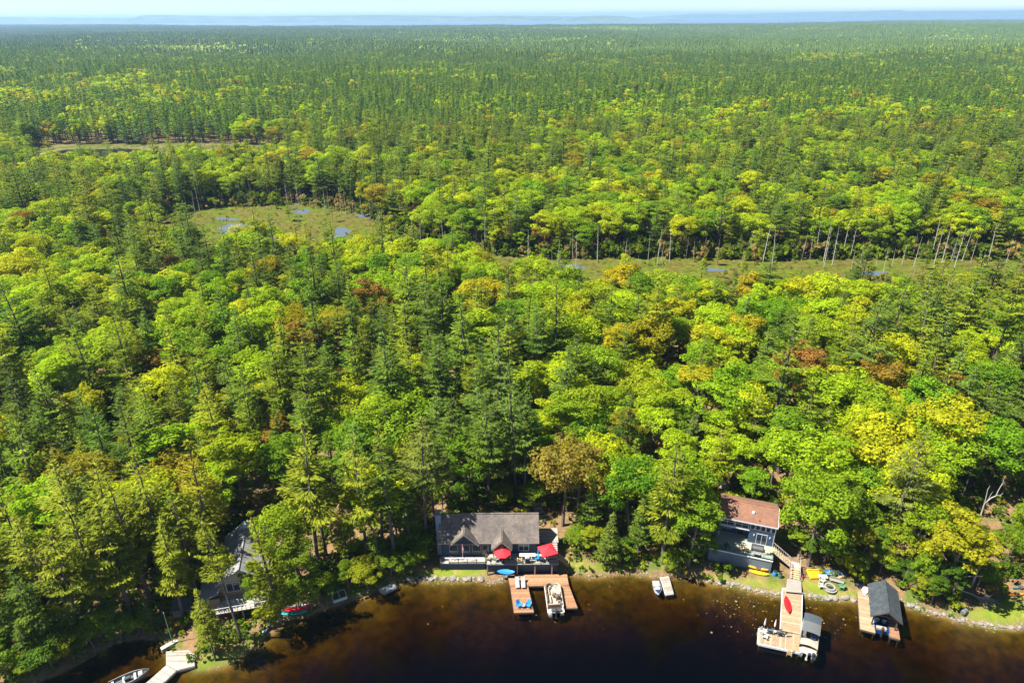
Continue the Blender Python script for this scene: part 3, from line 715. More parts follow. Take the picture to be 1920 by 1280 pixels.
# the forest to the bay, as patches of low trees
def patch(seed, conif, size=44, n=46):
    rg = np.random.default_rng(seed); V = []; F = []; A = []; MI = []
    for t in range(n):
        x, y = rg.uniform(-size/2, size/2, 2); pine = rg.random() < conif; o = len(V)
        h = rg.uniform(11, 19) if pine else rg.uniform(10, 15); R = rg.uniform(2.0, 3.2) if pine else rg.uniform(3.2, 5.2)
        rings = [(0.15, .75), (.4, 1.0), (.65, .62), (.86, .3), (1, 0.02)] if pine else [(.25, .6), (.5, 1.0), (.75, .92), (.93, .5), (1, .05)]
        m = 7; va = float(np.clip(rg.normal(.5, .22), 0, 1))
        for (tz, rr) in rings:
            for j in range(m):
                a = 6.283*j/m+rg.uniform(-.3, .3); q = R*rr*rg.uniform(.65, 1.25); V.append((x+math.cos(a)*q, y+math.sin(a)*q, h*tz+rg.uniform(-.8, .8)*(tz < 1))); A.append(np.clip(va+rg.normal(0, .12), 0, 1))
        for i in range(len(rings)-1):
            for j in range(m): F.append((o+i*m+j, o+i*m+(j+1) % m, o+(i+1)*m+(j+1) % m, o+(i+1)*m+j)); MI.append(0 if pine else 1)
    return np_mesh('forest_patch', V, F, [PATCH_P, PATCH_B], {'var': A}, MI)
def patch_mat(name, c1, c2):
    m, nt, n, l, b = nodes_of(name)
    va = n.new('ShaderNodeAttribute'); va.attribute_name = 'var'
    mx = n.new('ShaderNodeMix'); mx.data_type = 'RGBA'; mx.inputs[6].default_value = (*c1, 1); mx.inputs[7].default_value = (*c2, 1)
    l.new(va.outputs['Fac'], mx.inputs[0]); l.new(mx.outputs[2], b.inputs['Base Color']); b.inputs['Roughness'].default_value = .9; b.inputs['Specular IOR Level'].default_value = .1
    return m
PATCH_P = patch_mat('far_conifer_green', (.05,.095,.018), (.13,.19,.028)); PATCH_B = patch_mat('far_leaf_green', (.145,.21,.014), (.25,.285,.018))
PT = [patch(600+k, [.97, .93, .86, .72, .5, .3][k]) for k in range(6)]
X, Y = scatter(1500, 9400, 37)
fe = far_edge(X, Y); keep = Y < fe-40
X, Y = X[keep], Y[keep]
px, py, dp = QA(X, Y, 16.0); keep = (px > -150) & (px < 2070); X, Y = X[keep], Y[keep]
q = np.clip((vnoise(X, Y*.5, 300, 11)-.4)*5.5+(vnoise(X, Y*.6, 110, 12)-.5)*3.5+RNG.normal(0, .6, len(X))+1.5-Y/5000, 0, 5.4).astype(int)
n = len(X)
instancer('distant_forest', np.stack([X, Y, 3.8+relief(X, Y)], 1), RNG.uniform(0, 6.28, n), np.stack([np.ones(n), np.ones(n), RNG.uniform(.85, 1.15, n)*(.75+.5*vnoise(X, Y, 120, 62))], 1), q, np.ones((n, 3)), PT, 'hazy blue-green forest stretching away to the bay', 'forest')

# undergrowth
def bush(seed):
    v, f, a = broadleaf_crown(seed, 1.0, .75, .55, clumps=9, per=24, leaf=.16); return np_mesh('bush', v, f, [LEAF], {'var': a})
BU = [bush(700+k) for k in range(5)]
X = RNG.uniform(-150, 150, 26000); Y = RNG.uniform(58, 215, 26000); D = shore_sd(X, Y)
px, py, dp = QA(X, Y, np.full(len(X), 2.0)); ok = (D > .12) & (px > -60) & (px < 1980) & (py < 1320)
for Lp in NOBUSH: ok &= ~in_poly(X, Y, Lp)
ok &= ~in_poly(X, Y, MARSH)
ok &= (RNG.random(len(X)) < np.where(vnoise(X, Y, 5, 21) > .45, .8, np.where(D < 7, .7, .25))); s = np.where(ok)[0]; n = len(s)
ti = np.array([[(.09,.17,.008),(.17,.24,.008),(.27,.22,.03),(.07,.13,.01),(.23,.27,.008)][RNG.choice(5, p=[.3, .25, .12, .18, .15])] for _ in s])*RNG.uniform(.8, 1.15, (n, 1))
sc_ = RNG.uniform(.4, 1.1, n)*np.where(RNG.random(n) < .2, 1.8, 1.0)*np.clip(.6+D[s]/6, 0, 1)
instancer('undergrowth', np.stack([X[s], Y[s], height(X[s], Y[s])-.05], 1), RNG.uniform(0, 6.28, n), np.stack([sc_, sc_, sc_*RNG.uniform(.8, 1.4, n)], 1), RNG.integers(0, 5, n), ti, BU, 'low green and tan bushes covering the forest floor', 'undergrowth')
# scrub and sedge tussocks on the marsh
X = RNG.uniform(-260, 300, 24000); Y = RNG.uniform(150, 460, 24000)
ok = in_poly(X, Y, MARSH) | in_poly(X, Y, PONDB); px, py, dp = QA(X, Y, np.full(len(X), 5.0))
front = np.interp(px, [280, 420, 700, 900, 1050, 1250, 1600, 1960], [455, 462, 470, 492, 520, 530, 522, 525])
ok &= (RNG.random(len(X)) < np.where(py > front, .6, .30)*np.where(vnoise(X, Y, 9, 31) > .45, 1, .35)); s = np.where(ok)[0]; n = len(s)
sc_ = RNG.uniform(.4, 1.0, n)*np.where(py[s] > front[s], 1.8, .75)
ti = np.array([[(.14,.17,.012),(.20,.18,.03),(.11,.15,.012),(.24,.20,.05)][RNG.choice(4)] for _ in s])*RNG.uniform(.8, 1.15, (n, 1))
instancer('marsh_scrub', np.stack([X[s], Y[s], np.full(n, 4.3)], 1), RNG.uniform(0, 6.28, n), np.stack([sc_, sc_, sc_*RNG.uniform(.8, 1.8, n)], 1), RNG.integers(0, 5, n), ti, BU, 'low scrub bushes scattered over the open marsh', 'scrub')

# brush along the far edge of the marsh
bx_ = RNG.uniform(250, 1960, 1500); eb = np.interp(bx_, [250, 330, 420, 560, 680, 725, 860, 1000, 1200, 1450, 1700, 1990], [430, 398, 383, 380, 396, 430, 466, 484, 478, 484, 478, 486])+RNG.uniform(-22, 5, 1500)
pp = [P(a_, b_, 4.2) for a_, b_ in zip(bx_, eb)]; n = len(pp); sc_ = RNG.uniform(1.0, 3.2, n)
ti = np.array([[(.10,.16,.010),(.16,.22,.010),(.24,.19,.05),(.08,.12,.012)][RNG.choice(4)] for _ in pp])*RNG.uniform(.8, 1.15, (n, 1))
instancer('marsh_edge_brush', [(p.x, p.y, 3.9) for p in pp], RNG.uniform(0, 6.28, n), np.stack([sc_, sc_, sc_*RNG.uniform(1.0, 1.9, n)], 1), RNG.integers(0, 5, n), ti, BU, 'thick low brush under the trees along the marsh edge', 'brush')
# dead standing trees round the marsh
def snag_mesh(seed, h=13.0):
    r = random.Random(seed); mb = MB(); lean = Vector((r.uniform(-.9, .9), r.uniform(-.6, .6), 0))
    mb.path([(0, 0, -.3), Vector((0, 0, h*.5))+lean*.4, Vector((0, 0, h))+lean], [.17, .11, .03], 6)
    for k in range(r.randint(5, 13)):
        z = h*r.uniform(.3, .95); a = r.uniform(0, 6.28); L = r.uniform(.6, 2.0)*(1.2-z/h)
        b = Vector((0, 0, z))+lean*(z/h*.9); mb.path([b, b+Vector((math.cos(a)*L, math.sin(a)*L, L*r.uniform(-.1, .7)))], [.05, .012], 4)
    return mb.mesh('trunk', DEADW)
SN = [snag_mesh(800+k) for k in range(7)]
SNAG_PX = [(470,405),(395,420),(415,425),(480,455),(505,380),(560,420),(590,450),(530,470),(352,455),(640,400),(650,408),(668,404),(680,412),(695,420),(712,428),(610,395),(540,385),(455,384),(420,388),(375,395),
 (1045,505),(1035,500),(990,492),(1080,498),(1170,500),(1178,520),(1120,492),(1232,498),(1242,500),(1255,494),(1215,490),(1300,490),(1345,486),(1390,498),(1430,492),(1545,500),(1560,498),(1595,508),(1610,512),(1640,505),(1655,515),(1672,500),(1690,498),(1712,520),(1750,500),(1765,496),(1790,500),(1820,492),(1850,500),(1885,498),(905,478),(925,488),(870,470),(760,452),(775,455),(275,300),(310,303),(340,300),(385,298),(255,306),(440,300),(470,298)]
_r = random.Random(5)
while len(SNAG_PX) < 110:
    _x = _r.uniform(330, 1915); _b = np.interp(_x, [330, 420, 560, 680, 725, 860, 1000, 1200, 1450, 1700, 1990], [398, 383, 380, 396, 430, 466, 484, 478, 484, 478, 486]); SNAG_PX.append((_x, _b+_r.gauss(3, 7)))
for i, (px, py) in enumerate(SNAG_PX):
    p = P(px, py, 4.36); hh = random.uniform(.4, 1.1)
    e = empty('dead_tree', p, random.uniform(0, 6.28), f"bare grey dead trunk, {num_word(px/19.2)} percent across and {num_word(py/12.8)} percent down the photo", 'dead tree', 'dead trees standing round the marsh')
    if e['label'] in used_labels: e['label'] = e['label'].replace('bare grey', 'thinner bare grey')
    for w_ in ('rear', 'front', 'short', 'tall', 'slim', 'pale'):
        if e['label'] in used_labels: e['label'] = w_+' '+e['label'].split(' ', 1)[1]
    used_labels.add(e['label'])
    e.scale = (hh*.9, hh*.9, hh); link('trunk', SN[i % 7], e)
# ================================================================== things people built
WOOD_NEW = M('cedar_deck', (0.28, 0.13, 0.058), .7, .28, 3, bump=.004, col2=(0.235, 0.12, 0.06), mix_scale=.7)
WOOD_TAN = M('tan_deck', (0.31, 0.215, 0.12), .75, .2, 3, bump=.004, col2=(0.26, 0.185, 0.115), mix_scale=.5)
WOOD_GREY = M('weathered_deck', (0.34, 0.30, 0.25), .85, .3, 3, bump=.006, col2=(0.26, 0.23, 0.20), mix_scale=.8)
WOOD_DARK = M('dark_timber', (0.06, 0.045, 0.035), .8, .25, 4)
STEPW = M('step_timber', (0.45, 0.32, 0.16), .8, .25, 4)
POSTW = M('post_timber', (0.30, 0.20, 0.11), .8, .25, 4)
NAVY = M('navy_siding', (0.014, 0.030, 0.058), .6, .15, 2, stripe=(2, .18, .012))
NAVY2 = M('slate_blue_siding', (0.030, 0.058, 0.10), .6, .15, 2, stripe=(2, .16, .012))
SKIRT = M('deck_skirt_boards', (0.10, 0.13, 0.165), .65, .18, 2, stripe=(2, .16, .012))
ROOF1 = M('weathered_brown_shingle', (0.135, 0.110, 0.092), .9, .38, 2.2, stripe=(1, .15, .02), col2=(0.095, 0.080, 0.070), mix_scale=.5)
ROOF2 = M('russet_shingle', (0.18, 0.085, 0.05), .9, .25, 2.0, stripe=(1, .15, .012), col2=(0.15, 0.075, 0.048), mix_scale=.4)
ROOF3 = M('grey_shingle', (0.19, 0.187, 0.185), .9, .25, 2.5, stripe=(0, .15, .012))
ROOF4 = M('charcoal_shingle', (0.042, 0.052, 0.06), .9, .45, 5, bump=.01, col2=(0.028, 0.035, 0.04), mix_scale=1.5)
TRIM = M('white_trim', (0.43, 0.44, 0.45), .5, .06); TAUPE = M('taupe_trim', (0.25, 0.21, 0.165), .6, .12)
REDTIMBER = M('red_timber', (0.22, 0.05, 0.03), .6, .2)
STONE = M('chimney_stone', (0.16, 0.20, 0.24), .85, .35, 5, bump=.03)
ROCK = M('shore_rock', (0.22, 0.19, 0.155), .9, .4, 2.5, bump=.06, col2=(0.12, 0.11, 0.095), mix_scale=.9)
CONC = M('concrete', (0.22, 0.20, 0.175), .85, .15, 2)
GLASSD = M('window_glass', (0.02, 0.03, 0.045), .05, .1, 1, spec=.8)
METAL = M('aluminium', (0.62, 0.64, 0.66), .35, .1, 3, metal=.7); DARKM = M('black_metal', (0.02, 0.02, 0.022), .5, .2)
WHITEP = M('white_gelcoat', (0.43, 0.43, 0.42), .3, .06); CREAM = M('cream_vinyl', (0.33, 0.28, 0.205), .55, .12, 4); BROWNV = M('brown_vinyl', (0.11, 0.07, 0.05), .55, .15, 4)
GREYC = M('grey_canvas', (0.038, 0.05, 0.062), .85, .15, 2); GREYC2 = M('pale_grey_canvas', (0.085, 0.09, 0.09), .85, .12, 2); BEIGE = M('beige_cover', (0.33, 0.27, 0.19), .8, .12, 2)
BLUEP = M('blue_plastic', (0.02, 0.20, 0.52), .4, .12, 3); BLUEK = M('blue_kayak_plastic', (0.02, 0.2, 0.62), .35, .1, 2); YELLOW = M('yellow_plastic', (0.75, 0.42, 0.012), .4, .12, 2)
LIMEY = M('yellow_green_plastic', (0.50, 0.52, 0.02), .45, .12, 2); REDK = M('red_kayak_plastic', (0.66, 0.012, 0.018), .35, .08, 2); ORANGE = M('orange_plastic', (0.72, 0.20, 0.015), .4, .1, 2)
REDC = M('red_canvas', (0.58, 0.016, 0.024), .8, .10, 3); GREYP = M('grey_plastic', (0.26, 0.26, 0.26), .6, .12, 3); NAVYB = M('navy_hull', (0.012, 0.04, 0.13), .2, .1, 2); TEAL = M('teal_plastic', (0.02, 0.22, 0.24), .5, .1)
GREENP = M('green_paint', (0.10, 0.28, 0.22), .5, .1); TARP = M('blue_tarp', (0.05, 0.16, 0.30), .6, .2, 5); PINKW = M('pink_white_fabric', (0.7, 0.5, 0.48), .7, .1)

def glass_panel_mat():
    m, nt, n, l, b = nodes_of('clear_rail_glass'); n.remove(b); out = n['Material Output']
    t = n.new('ShaderNodeBsdfTransparent'); t.inputs[0].default_value = (.80, .88, .90, 1); g = n.new('ShaderNodeBsdfGlossy'); g.inputs['Roughness'].default_value = .03
    f = n.new('ShaderNodeLayerWeight'); f.inputs[0].default_value = .12; mx = n.new('ShaderNodeMixShader')
    l.new(f.outputs[0], mx.inputs[0]); l.new(t.outputs[0], mx.inputs[1]); l.new(g.outputs[0], mx.inputs[2]); l.new(mx.outputs[0], out.inputs[0]); return m
RAILG = glass_panel_mat()

BOARDV = {'cedar_deck': [M('cedar_deck_worn', (0.20, 0.105, 0.058), .8, .3, 3), M('cedar_deck_pale', (0.30, 0.165, 0.085), .75, .3, 3)],
          'tan_deck': [M('tan_deck_worn', (0.245, 0.185, 0.12), .8, .3, 3), M('tan_deck_pale', (0.36, 0.27, 0.17), .75, .3, 3)],
          'weathered_deck': [M('weathered_deck_dim', (0.24, 0.215, 0.185), .9, .3, 3), M('weathered_deck_light', (0.38, 0.34, 0.29), .85, .3, 3)]}
def local(e, p):
    """world point -> thing's own frame"""
    a = e.rotation_euler.z; d = Vector(p)-Vector(e.location); c, s = math.cos(-a), math.sin(-a)
    return Vector((d.x*c-d.y*s, d.x*s+d.y*c, d.z))
def planks(quad, n, parent, mat, name='decking', th=.05, gap=.014, zj=.006, along=False):
    """boards filling a quad (A,B,C,D); boards run A->B, stepping A->D; real boards with gaps"""
    A, B, C, D_ = [Vector(q) for q in quad]; mb = MB(); r = random.Random(int(A.x*100)+n)
    for i in range(n):
        t0, t1 = i/n, (i+1)/n; z = r.uniform(-zj, zj)
        a, b, c, d = A.lerp(D_, t0), B.lerp(C, t0), B.lerp(C, t1), A.lerp(D_, t1)
        g = gap/2; s = (d-a).normalized()*g; s2 = (c-b).normalized()*g; e = (b-a).normalized()*r.uniform(-.015, .015)
        mb.slab([a+s+e+Vector((0, 0, z)), b+s2+e+Vector((0, 0, z)), c-s2+e+Vector((0, 0, z)), d-s+e+Vector((0, 0, z))], th)
    mb.mi = [q for b_ in range(n) for q in [r.choices((0, 1, 2), (5, 3, 2))[0]]*6]
    o = mb.build(name, [mat]+BOARDV.get(mat.name, [mat, mat]), parent); o['kind'] = 'stuff'; return o
def beam(mb, a, b, w, h, m=0):
    """upright-sided beam from a to b (top centre line)"""
    a, b = Vector(a), Vector(b); d = (b-a).normalized(); s = Vector((-d.y, d.x, 0)).normalized()*w/2; dn = Vector((0, 0, h))
    vs = [a-s-dn, b-s-dn, b+s-dn, a+s-dn, a-s, b-s, b+s, a+s]
    return mb.add(vs, [(3,2,1,0),(4,5,6,7),(0,1,5,4),(1,2,6,5),(2,3,7,6),(3,0,4,7)], m)
def dock_piles(e, pts, parent_mat=POSTW, top=.05, r=.09):
    for p in pts:
        q = Vector(p); wz = gz(*(Matrix.Rotation(e.rotation_euler.z, 3, 'Z') @ q + Vector(e.location))[:2])
        MB().tube((q.x, q.y, wz-e.location.z-.15), (q.x, q.y, q.z+top), r, r, 7).build('pile', parent_mat, e)
def window(e, x0, x1, y, z0, z1, cols=1, rows=1, name='window', fr=TRIM, out=-1):
    """window in a wall facing -y at y: frame proud of the wall, panes set in it"""
    w = MB(); t = .07
    w.box(x0-t, y-.05, z0-t, x0, y+.04, z1+t); w.box(x1, y-.05, z0-t, x1+t, y+.04, z1+t); w.box(x0, y-.05, z1, x1, y+.04, z1+t); w.box(x0, y-.07, z0-t, x1, y+.04, z0)
    for k in range(1, cols): xx = x0+(x1-x0)*k/cols; w.box(xx-.03, y-.045, z0, xx+.03, y+.03, z1)
    for k in range(1, rows): zz = z0+(z1-z0)*k/rows; w.box(x0, y-.042, zz-.03, x1, y+.03, zz+.03)
    o = w.build(name, fr, e)
    for i in range(cols):
        for j in range(rows):
            a = x0+(x1-x0)*i/cols; b = x0+(x1-x0)*(i+1)/cols; c = z0+(z1-z0)*j/rows; d = z0+(z1-z0)*(j+1)/rows
            MB().box(a+.02, y-.02, c+.02, b-.02, y+.0, d-.02).build('pane', GLASSD, o)
    return o

# ------------------------------------------------------------------ 1. the blue cottage
DK_Z = 2.7; EV = 5.2; RG = 8.3
A = P(822, 1018, EV); B = P(1011, 1017, EV); R1 = P(920, 962, RG)
W = B.x-A.x; cy0 = (A.y+B.y)/2; run = R1.y-cy0
cot = empty('cottage', (A.x, cy0+.45, gz(A.x+W/2, cy0+1)), 0, 'navy blue lakeside cottage with long brown shingle roof and two front gables', 'cottage')
bz = -cot.location.z; wy0 = 0.0; wy1 = 2*run-.9                         # local: eave line at y=-.45
def Z(z): return z+bz
MB().box(.35, wy0, -.6, W-.35, wy1, Z(EV)+.1).build('wall', NAVY, cot)
gab = MB()                                                              # gable ends up to the roof
for x in (.36, W-.5): gab.add([(x, 0, Z(EV)+.1), (x+.14, 0, Z(EV)+.1), (x+.14, run-.45, Z(RG)-.2), (x, run-.45, Z(RG)-.2), (x, wy1, Z(EV)+.1), (x+.14, wy1, Z(EV)+.1)], [(0,1,2,3), (3,2,5,4), (0,3,4), (1,5,2), (0,4,5,1)])
gab.build('gable_wall', NAVY, cot)
rf = MB(); sl = (RG-EV)/run
rf.slab([(0, -.45, Z(EV)), (W, -.45, Z(EV)), (W, run-.45, Z(RG)), (0, run-.45, Z(RG))], .16)
rf.slab([(W, 2*run-.45, Z(EV)), (0, 2*run-.45, Z(EV)), (0, run-.45, Z(RG)), (W, run-.45, Z(RG))], .16)
roof = rf.build('roof', ROOF1, cot)
MB().box(-.03, run-.57, Z(RG)-.03, W+.03, run-.33, Z(RG)+.04).build('ridge_cap', ROOF1, roof)
MB().box(-.02, -.50, Z(EV)-.2, W+.02, -.455, Z(EV)-.02).build('fascia', TAUPE, roof)
MB().rbox(local(cot, P(840, 1009, 6.0)).x, .55, Z(EV)+sl*1.0-.02, .45, .55, .16, .05).build('roof_vent', TRIM, roof)
def cross_gable(cx, half, rise, front, name, post=False):
    """small gable standing out of the front slope; front: local y of its face"""
    zt = EV+.02+rise; back = (zt-EV)/sl-.45+.25; fz = Z(EV)-.02; ov = .22
    e = MB(); pk = Z(zt)
    sgn = rise/half
    e.slab([(cx-half-ov, front-.25, fz-ov*sgn), (cx, front-.25, pk), (cx, back, pk), (cx-half-ov, -.45+.05, fz-ov*sgn+.02)][::-1], .13)
    e.slab([(cx+half+ov, front-.25, fz-ov*sgn), (cx, front-.25, pk), (cx, back, pk), (cx+half+ov, -.45+.05, fz-ov*sgn+.02)], .13)
    g = e.build('gable_roof', ROOF1, cot)
    fa = MB()
    for s in (-1, 1):
        a, b = Vector((cx+s*(half+ov), front-.27, fz-ov*sgn)), Vector((cx, front-.27, pk))
        fa.add([a+Vector((0,-.06,.05)), b+Vector((0,-.06,.05)), b+Vector((0,-.06,-.2)), a+Vector((0,-.06,-.2)), a+Vector((0,.0,.05)), b+Vector((0,.0,.05)), b+Vector((0,0,-.2)), a+Vector((0,0,-.2))],
               [(0,1,2,3),(7,6,5,4),(0,4,5,1),(1,5,6,2),(2,6,7,3),(3,7,4,0)])
    fa.build('barge_board', TAUPE, g)
    return g, fz, pk
gx1 = local(cot, P(870, 1005, 6.5)).x; g1, fz, pk = cross_gable(gx1, 2.1, 2.0, -.55, 'gable')
MB().add([(gx1-2.0, -.5, fz-.1), (gx1+2.0, -.5, fz-.1), (gx1, -.5, pk-.2), (gx1-2.0, -.3, fz-.1), (gx1+2.0, -.3, fz-.1), (gx1, -.3, pk-.2)], [(0,1,2), (5,4,3), (0,3,4,1), (1,4,5,2), (2,5,3,0)]).build('gable_wall', NAVY, cot)
gx2 = local(cot, P(941, 1015, 5.6)).x; g2, fz2, pk2 = cross_gable(gx2, 1.35, 1.35, -1.5, 'porch_gable')
tr = MB(); yy = -1.62
beam(tr, (gx2-1.3, yy, fz2+.06), (gx2+1.3, yy, fz2+.06), .12, .16); tr.box(gx2-.06, yy-.06, fz2, gx2+.06, yy+.06, pk2-.2)
for s in (-1, 1): tr.tube((gx2, yy, fz2+.1), (gx2+s*.65, yy, fz2+.62), .05, .05, 4)
tr.build('truss', REDTIMBER, g2)
for s in (-1, 1): MB().box(gx2+s*1.3-.08, yy-.08, Z(DK_Z), gx2+s*1.3+.08, yy+.08, fz2-.1).build('porch_post', POSTW, cot)
# chimney on the left gable end
ch = local(cot, P(826, 962, 8.6)); MB().box(-.55, run-1.6, -.6, .33, run-.3, Z(RG)+.55).build('chimney', STONE, cot)
MB().box(-.63, run-1.68, Z(RG)+.56, .41, run-.22, Z(RG)+.68).build('chimney_cap', CONC, cot)
# windows and doors of the front wall
xw = local(cot, P(982, 1025, 4)).x
window(cot, xw-.75, xw+.75, -.0, Z(DK_Z)+.55, Z(DK_Z)+1.95, 2, 1)
for px in (850, 872, 893): 
    q = local(cot, P(px, 1030, 4)).x; window(cot, q-.62, q+.62, 0, Z(2.2)+.75, Z(2.2)+2.2, 1, 1, fr=TAUPE)
q = local(cot, P(910, 1030, 3.6)).x; window(cot, q-.45, q+.45, 0, Z(2.2)+.1, Z(2.2)+2.15, 1, 2, 'door', fr=TAUPE)
q = local(cot, P(941, 1030, 3.6)).x; window(cot, q-.8, q+.8, 0, Z(DK_Z)+.1, Z(DK_Z)+2.1, 2, 1, 'door', fr=TAUPE)
# left porch deck
f0 = P(822, 1056, 2.1); f1 = P(911, 1056, 2.1); l0, l1 = local(cot, f0), local(cot, f1); py0 = l0.y; pz = Z(2.1)
pd = MB(); pd.box(l0.x+.2, py0, pz-.25, l1.x, -.0, pz-.055); pd.box(l0.x+.3, py0+.15, -.7, l1.x-.1, py0+.25, pz-.26)
pd.build('porch', NAVY, cot); planks([(l0.x+.2, py0, pz), (l1.x, py0, pz), (l1.x, -.01, pz), (l0.x+.2, -.01, pz)], 12, cot, WOOD_GREY, 'porch_boards')
rl = MB()
for k in range(6): xx = l0.x+.25+(l1.x-l0.x-.3)*k/5; rl.box(xx-.05, py0+.02, pz, xx+.05, py0+.12, pz+1.0)
rl.build('porch_rail', DARKM, cot)
for k in range(4):
    a = l0.x+1.05+(l1.x-l0.x-1.25)*k/4; MB().rbox(a+.78, py0+.07, pz+.98, 1.52, .26, .09, .03).build('rail_cap', M('pale_rail_cap', (.36,.35,.30), .7, .15), cot)
# main deck
f0 = P(912, 1058, DK_Z); f1 = P(1048, 1058, DK_Z); l0, l1 = local(cot, f0), local(cot, f1); dy0 = l0.y; dz = Z(DK_Z)
dk = MB(); dk.box(l0.x, dy0+.03, dz-.28, l1.x, -.01, dz-.055)
dk.build('deck_frame', NAVY, cot)
DECKPALE = M('sage_deck_boards', (0.30, 0.305, 0.25), .75, .2, 3)
planks([(l0.x, dy0, dz), (l1.x, dy0, dz), (l1.x, -.02, dz), (l0.x, -.02, dz)], 18, cot, DECKPALE, 'deck_boards')
MB().box(l0.x+.15, dy0+.6, -.9, l1.x-.25, dy0+.7, dz-.29).build('skirt', NAVY, cot)
for px in (914, 970, 1003, 1035):
    q = local(cot, P(px, 1070, 1.5)).x; MB().box(q-.09, dy0+.08, Z(.3), q+.09, dy0+.26, dz-.29).build('deck_post', POSTW, cot)
rr = MB()
for k in range(9):
    xx = l0.x+.06+(l1.x-l0.x-.12)*k/8; rr.box(xx-.03, dy0+.02, dz, xx+.03, dy0+.08, dz+.95)
for zz in (.2, .36, .52, .68, .82): rr.tube((l0.x+.05, dy0+.05, dz+zz), (l1.x-.05, dy0+.05, dz+zz), .008, .008, 4)
rr.box(l0.x, dy0+.0, dz+.95, l1.x, dy0+.10, dz+1.0)
for xx in (l0.x+.05, l1.x-.05):
    rr.box(xx-.04, dy0+.1, dz+.95, xx+.04, -1.0 if xx < l0.x+1 else -.2, dz+1.0)
rr.build('deck_rail', DARKM, cot)
deck_xy = (cot.location.x+l0.x, cot.location.x+l1.x, cot.location.y+dy0)
# steps down on the right side of the deck, and the side deck beside the house
sx0 = l1.x+.06
for k in range(6):
    z = dz-.2-.3*k; MB().box(sx0+.28*k, dy0+1.2, z-.06, sx0+.28*k+.3, dy0+2.6, z).build('step', STEPW, cot)
sd_ = MB(); sd_.box(W-.3, 1.6, -.5, W+3.2, 5.0, Z(3.4)-.06); sd_.build('side_deck_base', WOOD_DARK, cot)
planks([(W-.3, 1.6, Z(3.4)), (W+3.2, 1.6, Z(3.4)), (W+3.2, 5.0, Z(3.4)), (W-.3, 5.0, Z(3.4))], 16, cot, WOOD_GREY, 'side_deck_boards')
for k in range(5): MB().box(W+1.3, 1.3-.3*k, -.5, W+3.0, 1.59-.3*k, Z(3.4)-.16*(k+1)).build('step', WOOD_GREY, cot)
# garden steps climbing behind on the right
gs = empty('garden_steps', G(1020, 975), .35, 'pale timber garden steps climbing the slope right of the cottage', 'steps')
for k in range(5): MB().box(-.8, .9*k-.15, -.4+.02*k, .8, .9*k+.2, .12+.17*k).build('step', WOOD_GREY, gs)

# flag on a pole at the left gable
fp = P(869, 1043, 2.1); fl = empty('flag', (fp.x, cot.location.y+py0+.3, 2.1), 0, 'white and red flag hanging on a pole on the cottage porch', 'flag')
MB().tube((0, 0, 0), (0, 0, 3.6), .035, .025, 8).build('pole', TRIM, fl)
fc = MB()
for k, (m0) in enumerate((0, 1, 0)):
    z0, z1 = 2.0+.5*k, 2.5+.5*k
    fc.add([(.03, -.02, z0), (.11, -.10, z0-.05), (.2, -.03, z0-.08), (.2, -.03, z1-.08), (.11, -.10, z1-.05), (.03, -.02, z1)], [(0,1,4,5), (1,2,3,4)], m0)
fc.build('cloth', [M('flag_red', (.55,.03,.03), .8, .1), TRIM], fl)

def parasol(p, r, n, label, h=2.45, rot=0, square=False):
    e = empty('parasol', p, rot, label, 'parasol', 'red parasols on the cottage deck')
    MB().tube((0, 0, 0), (0, 0, h+.25), .028, .022, 8).build('pole', TRIM, e)
    MB().disc((0, 0, 0), .28, .07, 12).build('base', DARKM, e)
    c = MB(); ring = [(math.cos(6.2832*(i+.5)/n)*r, math.sin(6.2832*(i+.5)/n)*r, h-.42) for i in range(n)]
    mid = [(math.cos(6.2832*(i+.5)/n)*r*.5, math.sin(6.2832*(i+.5)/n)*r*.5, h-.14) for i in range(n)]
    val = [(x*1.0, y*1.0, z-.16) for x, y, z in ring]
    vs = [(0, 0, h+.1)]+mid+ring+val; fs = []
    for i in range(n):
        j = (i+1) % n; fs += [(0, 1+i, 1+j), (1+i, 1+n+i, 1+n+j, 1+j), (1+n+i, 1+2*n+i, 1+2*n+j, 1+n+j)]
    c.add(vs, fs); cp = c.build('canopy', REDC, e)
    rb = MB()
    for (x, y, z) in ring: rb.tube((0, 0, h+.02), (x*.98, y*.98, z-.03), .012, .012, 4)
    rb.build('ribs', DARKM, e)
    MB().tube((0, 0, h+.08), (0, 0, h+.28), .04, .01, 6).build('finial', TRIM, e)
    return e
pq = P(942, 1032, DK_Z+2.3); parasol((pq.x, pq.y, DK_Z), 1.35, 8, 'round red parasol over the table by the porch gable')
pq = P(1027, 1028, DK_Z+2.3); parasol((min(pq.x, deck_xy[1]-.4), pq.y, DK_Z), 1.75, 4, 'square coral red parasol at the right end of the cottage deck', rot=.35, square=True)

